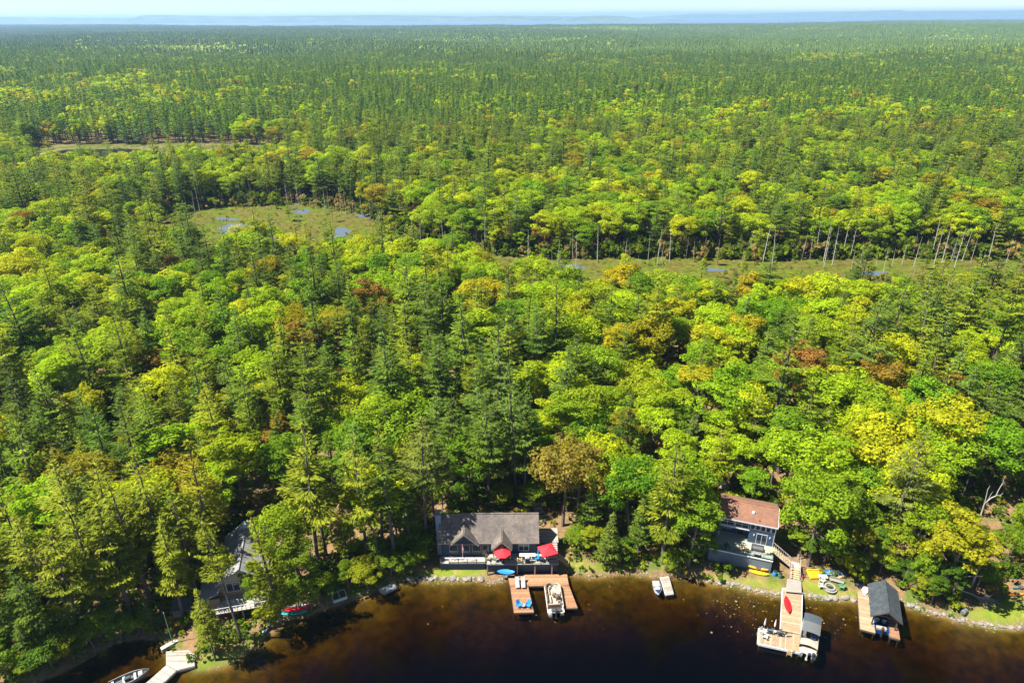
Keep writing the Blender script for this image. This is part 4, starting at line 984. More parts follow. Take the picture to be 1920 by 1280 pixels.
# ---- furniture builders
def chair(p, rot, mat, label, cat='chair', group=None, w=.62, adir=False):
    e = empty('adirondack_chair' if adir else 'deck_chair', p, rot, label, cat, group)
    for sx_ in (-1, 1):
        MB().box(sx_*w/2-.03, -.34, 0, sx_*w/2+.03, -.27, .55).build('leg', mat, e)
        MB().box(sx_*w/2-.03, .22, 0, sx_*w/2+.03, .29, .5).build('leg', mat, e)
        MB().box(sx_*(w/2+.02)-.06, -.40, .551, sx_*(w/2+.02)+.06, .30, .58).build('armrest', mat, e)
    st = Matrix.Rotation(.18 if adir else .05, 4, 'X')
    s = MB()
    for k in range(5): s.box(-w/2+.035, -.36+.13*k, .34, w/2-.035, -.24+.13*k, .37, mat=Matrix.Translation((0, 0, .02)) @ Matrix.Rotation(-.14, 4, 'X'))
    s.build('seat', mat, e)
    nb = 5
    for k in range(nb):
        x = -w/2+.05+(w-.1)*(k+.5)/nb; hh = .82-.10*abs(k-2)/2 if adir else .62
        MB().box(x-(w-.1)/nb*.45, 0, 0, x+(w-.1)/nb*.45, .03, hh, mat=Matrix.Translation((0, .22, .30)) @ Matrix.Rotation(-.35, 4, 'X')).build('back_slat', mat, e)
    return e
def lounger(p, rot, mat, label, group=None):
    e = empty('sun_lounger', p, rot, label, 'lounger', group)
    for sx_ in (-1, 1):
        for y in (-.75, .75): MB().box(sx_*.28-.03, y-.03, 0, sx_*.28+.03, y+.03, .3).build('leg', mat, e)
    MB().rbox(0, -.25, .301, .66, 1.3, .09, .04).build('seat', mat, e)
    MB().rbox(0, .35, 0, .66, .75, .09, .04, mat=Matrix.Translation((0, .38, .32)) @ Matrix.Rotation(.75, 4, 'X') @ Matrix.Translation((0, .02, 0))).build('backrest', mat, e)
    return e
def table(p, rot, mat, label, r=.5, h=.72, round_=True, sx_=1.6, sy_=.9):
    e = empty('table', p, rot, label, 'table')
    if round_: MB().disc((0, 0, h-.04), r, .04, 18).build('tabletop', mat, e); MB().tube((0, 0, 0), (0, 0, h-.041), .05, .05, 8).build('leg', DARKM, e); MB().disc((0, 0, 0), .25, .03, 12).build('foot', DARKM, e)
    else:
        MB().rbox(0, 0, h-.06, sx_, sy_, .06, .03).build('tabletop', mat, e)
        for a in (-1, 1):
            for b in (-1, 1): MB().box(a*(sx_/2-.08)-.03, b*(sy_/2-.08)-.03, 0, a*(sx_/2-.08)+.03, b*(sy_/2-.08)+.03, h-.061).build('leg', mat, e)
    return e
WIK = M('dark_wicker', (0.035, 0.04, 0.05), .8, .3, 12); TANC = M('tan_cushion', (0.50, 0.36, 0.19), .8, .15, 4)
def dkp(px, py, z=DK_Z): q = P(px, py, z); return (q.x, q.y, z+.006)
table(dkp(936, 1048), 0, TAUPE, 'small round table under the round red parasol', .45)
chair(dkp(931, 1051), 2.2, GREYP, 'pale chair left of the round parasol table'); chair(dkp(916, 1049), 1.2, CREAM, 'cream chair at the left corner of the cottage deck')
table(dkp(989, 1046), 0, M('pale_table', (.34,.35,.29), .6, .1), 'long pale dining table on the cottage deck', round_=False, sx_=2.6, sy_=.75)
chair(dkp(974, 1053), 3.0, TANC, 'tan chair left of the grill on the cottage deck'); chair(dkp(1006, 1049), -1.2, BLUEP, 'blue chair at the right end of the dining table')
table(dkp(1015, 1052), 0, GLASSD, 'round glass table near the square parasol', .42); chair(dkp(1024, 1050), -2.0, WHITEP, 'white chair near the square parasol')
gr = empty('grill', dkp(989, 1054), .1, 'dark covered barbecue grill at the deck rail', 'grill')
MB().rbox(0, 0, .0, .75, .5, .85, .05).build('cart', DARKM, gr); MB().rbox(0, 0, .851, .8, .55, .35, .14).build('lid', GREYP, gr); MB().box(.41, -.2, .78, .72, .2, .82).build('side_shelf', GREYP, gr)
um = empty('closed_parasol', dkp(1009, 1044), 0, 'folded blue parasol standing beside the dining table', 'parasol')
MB().tube((0, 0, 0), (0, 0, 2.0), .025, .02, 6).build('pole', TRIM, um); MB().path([(0, 0, .75), (0, 0, 1.2), (0, 0, 2.05)], [.15, .12, .03], 8).build('folded_canopy', BLUEP, um); MB().disc((0, 0, 0), .25, .06, 12).build('base', DARKM, um)

# ------------------------------------------------------------------ kayaks and boats
def hull_rings(L, W_, H_, n=13, flare=.8, keel=0.0, bow=1.0, stern=1.0, sheer=.12):
    rings = []
    for i in range(n):
        t = -1+2*i/(n-1); k = max(.02, (1-abs(t)**2.2)); k = k**(.75)
        if t < 0: k = k*stern+(1-stern)*1.0 if stern < 1 else k
        w = W_/2*k; zt = H_+sheer*t*t; zb = keel+(H_*.55)*(abs(t)**4)
        rings.append([(t*L/2, -w, zt), (t*L/2, -w*flare, (zb*1.5+zt*.5)/2), (t*L/2, 0, zb), (t*L/2, w*flare, (zb*1.5+zt*.5)/2), (t*L/2, w, zt), (t*L/2, 0, zt+.05)])
    return rings
def kayak(p, rot, mat, label, L=3.0, W_=.72, tilt=0.0, name='kayak', group=None, inverted=False):
    e = empty(name, p, rot, label, 'kayak', group); e.rotation_euler.x = tilt
    MB().loft(hull_rings(L, W_, .26)).build('hull', mat, e, smooth=False)
    if not inverted:
        c = MB(); n = 14
        for (r0_, r1_, z0, z1, m) in ((1.0, .82, .315, .345, 0),):
            vs = []
            for i in range(n): a = 6.2832*i/n; vs += [(math.cos(a)*.45, math.sin(a)*.2, .30), (math.cos(a)*.45, math.sin(a)*.2, .345), (math.cos(a)*.38, math.sin(a)*.15, .345), (math.cos(a)*.38, math.sin(a)*.15, .30)]
            fs = []
            for i in range(n):
                for k in range(3): fs.append((4*i+k, 4*((i+1) % n)+k, 4*((i+1) % n)+k+1, 4*i+k+1))
            c.add(vs, fs)
        c.build('coaming', DARKM, e); MB().disc((0, 0, .30), .40, .02, 12).build('cockpit', BROWNV, e)
        e.children[-1].scale = (1, .45, 1)
    return e
bk = P(949, 1068, 1.2); kayak((bk.x, deck_xy[2]-.35, 1.55), -.06, BLUEK, 'bright blue kayak leaning below the cottage deck', L=2.8, tilt=.75, inverted=True)
# yellow inflatable roll beside the porch
yr = empty('float_roll', G(888, 1060), .02, 'yellow-green rolled foam water mat lying beside the porch', 'water mat'); MB().tube((-.95, 0, .38), (.95, 0, .38), .38, .38, 16).build('roll', LIMEY, yr, smooth=False)
for x in (-.6, .6): MB().tube((x-.04, 0, .38), (x+.04, 0, .38), .395, .395, 16).build('strap', DARKM, yr)

# ------------------------------------------------------------------ 2. the cedar U dock
DZ = .55
def qd(pts, z): return [P(x, y, z) for x, y in pts]
d1 = empty('dock', (P(952, 1079, DZ).x, P(952, 1079, DZ).y, 0), 0, 'U-shaped orange cedar dock below the blue cottage', 'dock')
def LQ(e, pts, z): return [local(e, P(x, y, z)) for x, y in pts]
head = LQ(d1, [(956.5,1098.5),(1066.5,1096.5),(1063,1076),(952,1077)], DZ); planks(head, 14, d1, WOOD_NEW, 'head_boards')
legl = LQ(d1, [(964,1148),(1001,1147),(990.5,1099.5),(957,1099.5)], DZ); planks(legl, 34, d1, WOOD_NEW, 'left_leg_boards')
legr = LQ(d1, [(1061,1139.5),(1083,1139),(1067,1097.5),(1049,1097.8)], DZ); planks(legr, 30, d1, WOOD_NEW, 'right_leg_boards')
fr = MB()
for qd_ in (head, legl, legr):
    for a, b in ((0,1),(1,2),(2,3),(3,0)): beam(fr, qd_[a]-Vector((0,0,.062)), qd_[b]-Vector((0,0,.062)), .08, .24)
fr.build('frame', WOOD_DARK, d1)
dock_piles(d1, [Vector(q)*1.0-Vector((0,0,.07)) for q in (legl[0].lerp(legl[2], .06), legl[1].lerp(legl[3], .06), legl[2].lerp(legl[0], .04), legl[3].lerp(legl[1], .04), legr[0].lerp(legr[2], .06), legr[1].lerp(legr[3], .06), legr[2].lerp(legr[0], .04), head[1].lerp(head[3], .03), head[2].lerp(head[0], .03), head[3].lerp(head[1], .03))], WOOD_DARK, 0)
def dp(px, py, z=DZ): q = P(px, py, z); return (q.x, q.y, z+.012)
lounger(dp(970, 1096), .05, GREYP, 'left one of two grey loungers on the cedar dock', 'grey loungers on the cedar dock'); lounger(dp(981, 1096), .02, GREYP, 'right one of two grey loungers on the cedar dock', 'grey loungers on the cedar dock')
chair(dp(973, 1137), .45, BLUEP, 'left blue adirondack chair at the dock end', adir=True, w=.7, group='blue adirondack chairs on the cedar dock'); chair(dp(990, 1137), -.45, BLUEP, 'right blue adirondack chair at the dock end', adir=True, w=.7, group='blue adirondack chairs on the cedar dock')
table(dp(981.5, 1138), 0, GREYP, 'low grey table between the blue adirondack chairs', .28, .45)

def outboard(e, x, y, z, mat=DARKM):
    m = MB(); m.rbox(x, y, z+.35, .36, .5, .55, .12); m.box(x-.08, y-.12, z-.6, x+.08, y+.12, z+.349); m.box(x-.14, y-.25, z-.66, x+.14, y+.2, z-.6); m.build('outboard_motor', mat, e)
def pontoon_boat(p, rot, label, L=6.0, W_=2.55, canopy=False):
    """stern at -y, bow at +y"""
    e = empty('pontoon_boat', p, rot, label, 'boat')
    for s in (-1, 1):
        x = s*(W_/2-.38)
        MB().path([(x, -L/2, .12), (x, L/2-.9, .12), (x, L/2-.4, .16), (x, L/2, .34)], [.31, .31, .26, .05], 12).build('pontoon', METAL, e)
    MB().box(-W_/2, -L/2+.1, .44, W_/2, L/2-.15, .52).build('deck', BEIGE if canopy else M('tan_carpet', (.50,.43,.33), .9, .15, 5), e)
    z0 = .521; yb, ys = L/2-.3, -L/2+.75; wx = W_/2-.06
    pts = [(-wx, ys), (-wx, yb-.5)]+[(math.cos(math.pi-a)*wx*.98, yb-.5+math.sin(a)*.55) for a in (.5, 1.0, 1.571, 2.14, 2.64)]+[(wx, yb-.5), (wx, ys)]
    if canopy: pts = [(-wx, ys), (-wx, yb), (wx, yb), (wx, ys)]
    fn = MB(); rl_ = MB()
    for a, b in zip(pts[:-1], pts[1:]):
        beam(fn, (a[0], a[1], z0+.62), (b[0], b[1], z0+.62), .05, .60); rl_.tube((a[0], a[1], z0+.68), (b[0], b[1], z0+.68), .028, .028, 6)
    fn.build('fence_panel', WHITEP if not canopy else GREYC2, e); rl_.build('rail', METAL, e)
    if not canopy:
        # curved bow couches, helm, stern bench
        for s in (-1, 1):
            c = MB(); pts2 = [(s*(wx-.32), yb-1.9), (s*(wx-.32), yb-.75), (s*(wx-.55), yb-.3), (s*.35, yb-.22)]
            for a, b in zip(pts2[:-1], pts2[1:]): beam(c, (a[0], a[1], z0+.42), (b[0], b[1], z0+.42), .52, .41)
            c.build('bow_couch', CREAM, e)
            c = MB(); pts2 = [(s*(wx-.1), yb-1.9), (s*(wx-.1), yb-.7), (s*(wx-.35), yb-.15), (s*.35, yb-.02)]
            for a, b in zip(pts2[:-1], pts2[1:]): beam(c, (a[0], a[1], z0+.80), (b[0], b[1], z0+.80), .16, .36)
            c.build('couch_back', BROWNV if s < 0 else CREAM, e)
        MB().rbox(.62, -.25, z0, .8, .7, .95, .12).build('helm_console', BROWNV, e)
        wh = MB(); wh.tube((.62, -.62, z0+.95), (.62, -.68, z0+.99), .19, .19, 12); wh.build('steering_wheel', DARKM, e)
        for (x, y) in ((.62, -1.05), (-.1, .35)):
            s_ = MB(); s_.tube((x, y, z0), (x, y, z0+.4), .06, .06, 8, 1); s_.rbox(x, y, z0+.401, .52, .5, .14, .06); s_.rbox(x, y-.25, z0+.45, .5, .14, .55, .05); s_.build('captain_seat', [CREAM, METAL], e)
        MB().rbox(-.75, -.35, z0, .6, 1.5, .45, .08).build('side_bench', CREAM, e); MB().rbox(-wx+.14, -.35, z0+.46, .16, 1.5, .38, .05).build('bench_back', BROWNV, e)
        MB().rbox(-.15, -1.55, z0, 1.9, .62, .45, .08).build('stern_bench', CREAM, e); MB().rbox(-.15, -1.86, z0+.3, 1.9, .16, .52, .05).build('bench_back', BROWNV, e)
        MB().rbox(.1, -2.35, z0, 1.6, .5, .3, .1).build('folded_cover', BLUEK if False else GREYC, e)
        MB().disc((.0, .95, z0), .24, .5, 12).build('pedestal_table', TAUPE, e)
    else:
        # bimini in two panels over the bow, cover over the stern
        fr_ = MB()
        for y in (L/2-.5, .9, -.6):
            for s in (-1, 1): fr_.tube((s*wx, .6, z0+.6), (s*(wx-.03), y, z0+1.75), .02, .02, 5)
        fr_.build('bimini_frame', METAL, e)
        for (y0, y1, mt) in ((1.25, L/2-.25, GREYC), (-.75, 1.23, GREYC2)):
            c = MB(); n = 9; top = []; bot = []
            for i in range(n):
                u_ = -1+2*i/(n-1); x = u_*wx*1.02; z = z0+1.80+.16*(1-u_*u_)
                top.append((x, y0, z)); bot.append((x, y1, z+.02))
            c.add(top+bot+[(a, b, q-.03) for a, b, q in top+bot], [(i, i+1, n+i+1, n+i) for i in range(n-1)]+[(2*n+i+1, 2*n+i, 3*n+i, 3*n+i+1) for i in range(n-1)]+[(i, 2*n+i, 2*n+i+1, i+1) for i in range(n-1)]+[(n+i+1, 3*n+i+1, 3*n+i, n+i) for i in range(n-1)])
            c.build('bimini_canopy', mt, e)
        cv = MB(); n = 7; prof = [(-wx, .66), (-wx*.6, .86), (0, 1.0), (wx*.6, .86), (wx, .66)]
        cv.loft([[(x, y, z0+z*k) for x, z in prof] for y, k in ((-2.05, .8), (-1.5, 1.0), (-1.0, .95))], closed=False, cap=False); cv.build('mooring_cover', BEIGE, e)
        MB().rbox(.5, .2, z0, .8, .7, .9, .1).build('helm_console', NAVYB, e); MB().rbox(-.6, .6, z0, .6, 1.6, .5, .08).build('bench', GREYC2, e); MB().rbox(0, -2.45, z0, W_-.3, .5, .22, .06).build('stern_platform', WHITEP, e)
    outboard(e, 0, -L/2-.12, .45, DARKM if not canopy else WHITEP)
    if canopy: outboard(e, .75, -L/2-.08, .35, DARKM)
    ld = MB()
    for s in (-.18, .18): ld.tube((-.85+s, -L/2+.15, .5), (-.85+s, -L/2-.15, -.2), .02, .02, 5)
    for k in range(3): ld.tube((-1.03, -L/2-.02-.05*k, .3-.18*k), (-.67, -L/2-.02-.05*k, .3-.18*k), .02, .02, 5)
    ld.build('ladder', METAL, e)
    return e
a = P(1035, 1093, .9); b = P(1043, 1147, .7); c = (a+b)/2; rot = math.atan2(b.x-a.x, a.y-b.y)
pontoon_boat((c.x, c.y, 0), rot, 'uncovered cream pontoon boat moored inside the cedar U dock', L=(a-b).length, W_=2.5)

# ------------------------------------------------------------------ 3. the slate-blue house with russet roof
E2 = 7.5; D2 = 3.3
a = P(1348, 968, E2); b = P(1459, 990, E2); rot2 = math.atan2(b.y-a.y, b.x-a.x); W2 = (b-a).length
tl = P(1359, 933, 9.0); h2 = empty('house', (a.x, a.y, gz(a.x+4, a.y)), rot2, 'slate blue two-storey house with russet shingle roof and raised deck', 'house')
z2 = -h2.location.z
def Y2(z): return z+z2
run2 = local(h2, tl).y; rise2 = 1.45; dep = run2*2
MB().box(.25+W2*.52, .45, -1, W2-.25, dep-.5, Y2(E2)).build('wall', NAVY2, h2)
MB().box(.25, 2.0, -1, .25+W2*.519, dep-.5, Y2(E2)-1.9).build('lower_wall', NAVY2, h2)
MB().box(.25, .45, Y2(E2)-1.7, .25+W2*.519, dep-.51, Y2(E2)-.01).build('upper_room', NAVY2, h2)
MB().box(.15, .33, Y2(E2)-1.9, .25+W2*.52, 2.3, Y2(E2)-1.701).build('balcony_beam', TRIM, h2)
gw = MB()
for x in (.26, W2-.40): gw.add([(x, .5, Y2(E2)), (x+.14, .5, Y2(E2)), (x+.14, run2, Y2(E2+rise2)-.22), (x, run2, Y2(E2+rise2)-.22), (x, dep-.55, Y2(E2)), (x+.14, dep-.55, Y2(E2))], [(0,1,2,3), (3,2,5,4), (0,3,4), (1,5,2), (0,4,5,1)])
gw.build('gable_wall', NAVY2, h2)
rf = MB(); rf.slab([(0, 0, Y2(E2)), (W2, 0, Y2(E2)), (W2, run2, Y2(E2+rise2)), (0, run2, Y2(E2+rise2))], .15); rf.slab([(W2, dep, Y2(E2)), (0, dep, Y2(E2)), (0, run2, Y2(E2+rise2)), (W2, run2, Y2(E2+rise2))], .15)
r2 = rf.build('roof', ROOF2, h2)
tm = MB(); tm.box(-.03, -.07, Y2(E2)-.2, W2+.03, -.012, Y2(E2)-.0); tm.build('fascia', TRIM, r2)
tm = MB(); tm.slab([(W2+.01, 0, Y2(E2)+.02), (W2+.07, 0, Y2(E2)+.02), (W2+.07, run2, Y2(E2+rise2)+.02), (W2+.01, run2, Y2(E2+rise2)+.02)], .2); tm.build('barge_board', TRIM, r2)
MB().box(-.02, run2-.12, Y2(E2+rise2)-.03, W2+.02, run2+.12, Y2(E2+rise2)+.04).build('ridge_cap', ROOF2, r2)
v = local(h2, P(1413, 961, 8.3)); MB().rbox(v.x, v.y, Y2(E2)+rise2*v.y/run2-.05, .45, .45, .35, .08).build('roof_vent', TRIM, r2)
MB().tube((v.x+1.0, .5, Y2(E2)+.1), (v.x+1.0, .5, Y2(E2)+.55), .05, .05, 8).build('vent_pipe', DARKM, r2)
MB().box(W2-.28, .40, -1, W2-.20, .46, Y2(E2)-.2).build('corner_board', TRIM, h2)
ww = W2*.5
for k in range(2): window(h2, .45+k*ww*.5, .45+k*ww*.5+ww*.44, .45, Y2(E2)-1.55, Y2(E2)-.3, 2, 2)
for k in range(5): x = .25+W2*.535+k*(W2*.44/5); window(h2, x, x+W2*.44/5-.22, .45, Y2(E2)-1.5, Y2(E2)-.3, 1, 1)
pdx = .25+W2*.66; window(h2, pdx, pdx+1.5, .45, Y2(D2)+.05, Y2(D2)+2.0, 2, 1, 'patio_door')
window(h2, 1.0, 2.3, 2.0, Y2(D2)+.8, Y2(D2)+1.9, 2, 1); window(h2, 3.2, 4.1, 2.0, Y2(D2)+.05, Y2(D2)+2.0, 1, 1, 'door', fr=REDTIMBER)
for x in (pdx-.45, pdx+1.95): MB().rbox(x, .36, Y2(D2)+1.55, .16, .16, .3, .04).build('wall_lamp', TRIM, h2)
MB().box(.27, .5, Y2(D2), .42, .65, Y2(E2)-1.901).build('porch_post', TRIM, h2)
a2 = local(h2, P(1329, 1028, D2)); b2 = local(h2, P(1449, 1050, D2)); yf = (a2.y+b2.y)/2; xl, xr = a2.x, b2.x
MB().box(xl+.05, yf+.05, -1.6, xr-.05, yf+.2, Y2(D2)-.3).build('deck_skirt', SKIRT, h2)
MB().box(xl+.05, yf+.21, -1.6, xl+.2, 2.0, Y2(D2)-.3).build('deck_skirt', SKIRT, h2); MB().box(xr-.2, yf+.21, -1.6, xr-.05, .44, Y2(D2)-.3).build('deck_skirt', SKIRT, h2)
MB().box(xl, yf, Y2(D2)-.29, xr, 1.99, Y2(D2)-.056).build('deck_frame', SKIRT, h2)
planks([(xl, yf, Y2(D2)), (xr, yf, Y2(D2)), (xr, .44, Y2(D2)), (xl, .44, Y2(D2))], 20, h2, DECKPALE, 'deck_boards')
planks([(xl, .45, Y2(D2)-.001), (.25+W2*.52-.02, .45, Y2(D2)-.001), (.25+W2*.52-.02, 1.98, Y2(D2)-.001), (xl, 1.98, Y2(D2)-.001)], 11, h2, DECKPALE, 'porch_boards')
MB().box(xl-.02, yf-.06, Y2(D2)-.16, xr+.02, yf-.005, Y2(D2)+.01).build('deck_edge', M('pale_edge', (.5,.52,.52), .6, .1), h2)
npn = 7
rl = MB(); rl.box(xl, yf+.03, Y2(D2)+.98, xr, yf+.09, Y2(D2)+1.03); rl.box(xl, yf+.09, Y2(D2)+.98, xl+.06, 1.9, Y2(D2)+1.03)
for k in range(npn+1): x = xl+.03+(xr-xl-.06)*k/npn; rl.box(x-.03, yf+.03, Y2(D2), x+.03, yf+.09, Y2(D2)+.979)
rl.build('deck_rail', GREYC2, h2)
for k in range(npn): x0_ = xl+.03+(xr-xl-.06)*k/npn; x1_ = xl+.03+(xr-xl-.06)*(k+1)/npn; MB().box(x0_+.05, yf+.05, Y2(D2)+.08, x1_-.05, yf+.065, Y2(D2)+.93).build('glass_panel', RAILG, h2)
# stairs from the deck's right end to the landing, then down to the path
land = P(1490, 1058, 2.0); gl_ = G(1490, 1088)
s0 = Vector(h2.matrix_basis @ Vector((xr+.02, .0, Y2(D2)))); 
st = empty('deck_stairs', (s0.x, s0.y, D2), rot2, 'grey wooden stairs with railings from the raised deck down to the lawn', 'stairs')
le = local(st, (land.x, land.y, 2.0)); nst = 8; dirv = Vector((le.x-.7, le.y, le.z)); 
for k in range(nst):
    q = dirv*((k+.5)/nst); MB().box(q.x-.16, q.y-.5, q.z-.03, q.x+.16, q.y+.5, q.z+.02).build('step', STEPW, st)
rl = MB()
for s in (-.5, .5):
    beam(rl, (0, s, .0), (dirv.x, dirv.y+s, dirv.z), .05, .22); beam(rl, (0, s, .95), (dirv.x, dirv.y+s, dirv.z+.95), .07, .07)
    for k in range(11): q = dirv*(k/10); rl.box(q.x-.025, q.y+s-.025, q.z, q.x+.025, q.y+s+.025, q.z+.9)
rl.build('railing', WOOD_GREY, st)
MB().box(le.x-.7, le.y-.75, le.z-.12, le.x+.75, le.y+.65, le.z).build('landing', WOOD_GREY, st)
lg = MB()
for x, y in ((-.6, -.65), (.65, -.65), (-.6, .55), (.65, .55)): lg.box(le.x+x-.05, le.y+y-.05, -3.0, le.x+x+.05, le.y+y+.05, le.z-.121)
lg.build('landing_posts', WOOD_GREY, st)
rl = MB()
for x0_, y0_, x1_, y1_ in ((.72, -.7, .72, .62), (-.2, .62, .72, .62)):
    beam(rl, (le.x+x0_, le.y+y0_, le.z+.95), (le.x+x1_, le.y+y1_, le.z+.95), .06, .06)
    for k in range(5): rl.box(le.x+x0_+(x1_-x0_)*k/4-.03, le.y+y0_+(y1_-y0_)*k/4-.03, le.z, le.x+x0_+(x1_-x0_)*k/4+.03, le.y+y0_+(y1_-y0_)*k/4+.03, le.z+.9)
rl.build('landing_rail', WOOD_GREY, st)
bot = local(st, (gl_.x, gl_.y, gl_.z)); nd = 6; top_ = Vector((le.x, le.y-.75, le.z))
for k in range(nd):
    q = top_.lerp(Vector((bot.x, bot.y, bot.z)), (k+.6)/nd); MB().box(q.x-.65, q.y-.17, q.z-.05, q.x+.65, q.y+.15, q.z+.0).build('step', STEPW, st)
rl = MB()
for s in (-.68, .68):
    beam(rl, top_+Vector((s, 0, 0)), Vector((bot.x+s, bot.y, bot.z)), .05, .2); beam(rl, top_+Vector((s, 0, .95)), Vector((bot.x+s, bot.y, bot.z+.9)), .07, .07)
    for k in range(4): q = top_.lerp(bot, k/3); rl.box(q.x+s-.04, q.y-.04, q.z-.1, q.x+s+.04, q.y+.04, q.z+.9)
rl.build('railing', WOOD_GREY, st)
# deck furniture
def d2(px, py, z=D2): q = P(px, py, z); return (q.x, q.y, z+.008)
chair(d2(1391, 1030), rot2+2.6, TANC, 'tan cushioned armchair left of the outdoor sofa'); chair(d2(1402, 1032), rot2+3.0, TANC, 'second tan armchair beside the outdoor sofa'); chair(d2(1438, 1038), rot2-1.4, TANC, 'tan cushioned armchair right of the outdoor sofa')
chair(d2(1362, 1027), rot2+.3, WIK, 'dark chair in the shade behind the glass railing')
sf = empty('outdoor_sofa', d2(1420, 1031), rot2, 'grey outdoor sofa in front of the patio door', 'sofa'); MB().rbox(0, 0, 0, 1.9, .8, .42, .06).build('base', WIK, sf); MB().rbox(0, -.03, .421, 1.7, .66, .14, .06).build('cushion', GREYC2, sf); MB().rbox(0, .34, .421, 1.9, .16, .45, .05).build('backrest', GREYC2, sf)
for s in (-1, 1): MB().rbox(s*.88, -.06, .421, .14, .7, .22, .04).build('armrest', WIK, sf)
table(d2(1418, 1041), rot2, WOOD_GREY, 'low wooden coffee table on the raised deck', round_=False, sx_=1.1, sy_=.55, h=.42)
# timber stairs up the left side of the house, and at the back
def hill_steps(name, p0, p1, n, w, label, mat):
    p0, p1 = Vector(p0), Vector(p1); e = empty(name, p0, math.atan2(p1.y-p0.y, p1.x-p0.x)-math.pi/2, label, 'steps')
    q = local(e, p1)
    for k in range(n):
        t = (k+.5)/n; MB().box(-w/2, q.y*k/n, q.z*t-.6, w/2, q.y*(k+.8)/n, q.z*t+.06).build('step', mat, e)
    rl = MB()
    for s in (-1, 1):
        beam(rl, (s*w/2, 0, .9), (s*w/2, q.y, q.z+.9), .06, .06)
        for k in range(4): rl.box(s*w/2-.035, q.y*k/3-.035, q.z*k/3-.2, s*w/2+.035, q.y*k/3+.035, q.z*k/3+.86)
    rl.build('railing', WOOD_DARK, e); return e
p0 = h2.matrix_basis @ Vector((-.75, .4, Y2(D2))); p1 = h2.matrix_basis @ Vector((-.75, 6.0, Y2(D2)+2.2)); hill_steps('side_stairs', (p0.x, p0.y, D2), (p1.x, p1.y, D2+2.2), 12, 1.0, 'brown timber stairs along the left wall of the russet-roofed house', STEPW)
p0 = G(1368, 932); p1 = G(1378, 902); hill_steps('hillside_stairs', p0+Vector((0, 0, .4)), p1+Vector((0, 0, 1.6)), 9, 1.2, 'dark timber stairs climbing the slope behind the russet-roofed house', WOOD_DARK)
ub = empty('utility_box', G(1355, 916, -.05), .2, 'white metal storage box on the slope behind the russet-roofed house', 'box'); MB().rbox(0, 0, 0, .9, .7, 1.3, .04).build('cabinet', WHITEP, ub); MB().rbox(0, 0, 1.301, 1.0, .8, .08, .03).build('lid', TRIM, ub)

# kayaks under the deck, bin
q = h2.matrix_basis @ Vector((xr-1.9, yf-.45, 0)); kz = gz(q.x, q.y)
kayak((q.x+.05, q.y-.28, kz+.05), rot2, YELLOW, 'front one of two yellow kayaks below the raised deck', L=3.0, group='yellow kayaks', inverted=True); kayak((q.x+.15, q.y+.38, kz+.35), rot2, YELLOW, 'rear one of two yellow kayaks below the raised deck, lying higher', L=3.0, group='yellow kayaks')
for nm_, px, py, mt, lab in (('water_barrel', 1452, 1078, BLUEP, 'blue water barrel at the corner of the raised deck'), ('garden_bin', 1462, 1082, M('green_plastic', (.03,.14,.07), .5, .1), 'green bin beside the lower stairs')):
    g_ = G(px, py); e = empty(nm_, (g_.x, g_.y, g_.z-.02), 0, lab, 'barrel' if mt is BLUEP else 'bin'); MB().path([(0, 0, 0), (0, 0, .3), (0, 0, .6), (0, 0, .85)], [.27, .31, .31, .27], 14).build('body', mt, e); MB().disc((0, 0, .851), .28, .05, 14).build('lid', DARKM, e)

# ------------------------------------------------------------------ 4. the long dock with covered boat
p = P(1485, 1096, .8); pth = sheet('path', [q[:2] for q in qd([(1472,1109),(1503,1112),(1502,1088),(1476,1085)], .85)], .93, CONC)
d2_ = empty('dock', (P(1485, 1110, DZ).x, P(1485, 1110, DZ).y, 0), 0, 'long tan wooden dock with white edges and L-shaped end platform', 'dock')
run_q = LQ(d2_, [(1464,1181),(1501,1189),(1503.5,1109.5),(1468,1105)], DZ); planks(run_q, 64, d2_, WOOD_TAN, 'walkway_boards', gap=.02)
pl_q = LQ(d2_, [(1421.5,1205),(1423.5,1177.5),(1502,1190.3),(1500,1222)], DZ); planks(pl_q, 44, d2_, WOOD_TAN, 'platform_boards', gap=.02)
fr = MB(); zt = Vector((0, 0, .02))
for a, b in ((run_q[0], run_q[3]), (run_q[1], run_q[2]), (pl_q[0], pl_q[1]), (pl_q[0], pl_q[3]), (pl_q[2], pl_q[3]), (pl_q[1], pl_q[1].lerp(pl_q[2], .55))):
    s = (b-a).normalized().cross(Vector((0, 0, 1)))
    c_ = (pl_q[0]+pl_q[2])/2 if a is not run_q[0] and a is not run_q[1] else (run_q[0]+run_q[2])/2
    if s.dot(a-c_) < 0: s = -s
    beam(fr, a+s*.08+zt, b+s*.08+zt, .12, .34)
fr.build('white_edge', TRIM, d2_)
dock_piles(d2_, [q-Vector((0, 0, .1)) for q in (pl_q[0].lerp(pl_q[2], .04), pl_q[1].lerp(pl_q[3], .04), pl_q[2].lerp(pl_q[0], .04), pl_q[3].lerp(pl_q[1], .04), run_q[2].lerp(run_q[0], .3), run_q[3].lerp(run_q[1], .3))], WOOD_DARK, 0)
ld = MB(); c_ = pl_q[0].lerp(pl_q[3], .76); ax = (pl_q[3]-pl_q[0]).normalized(); ot = Vector((ax.y, -ax.x, 0))*.22
for s in (-.3, .3): ld.tube(c_+ax*s+ot*1.0+Vector((0, 0, .75)), c_+ax*s+ot*1.4+Vector((0, 0, -.9)), .05, .05, 6)
for k in range(4): ld.tube(c_-ax*.3+ot*1.2+Vector((0, 0, .3-.3*k)), c_+ax*.3+ot*1.2+Vector((0, 0, .3-.3*k)), .05, .05, 5)
ld.build('swim_ladder', STEPW, d2_)
MB().box(-1.2, .02, .15, 1.15, 1.0, .54).build('ramp', WOOD_GREY, d2_)
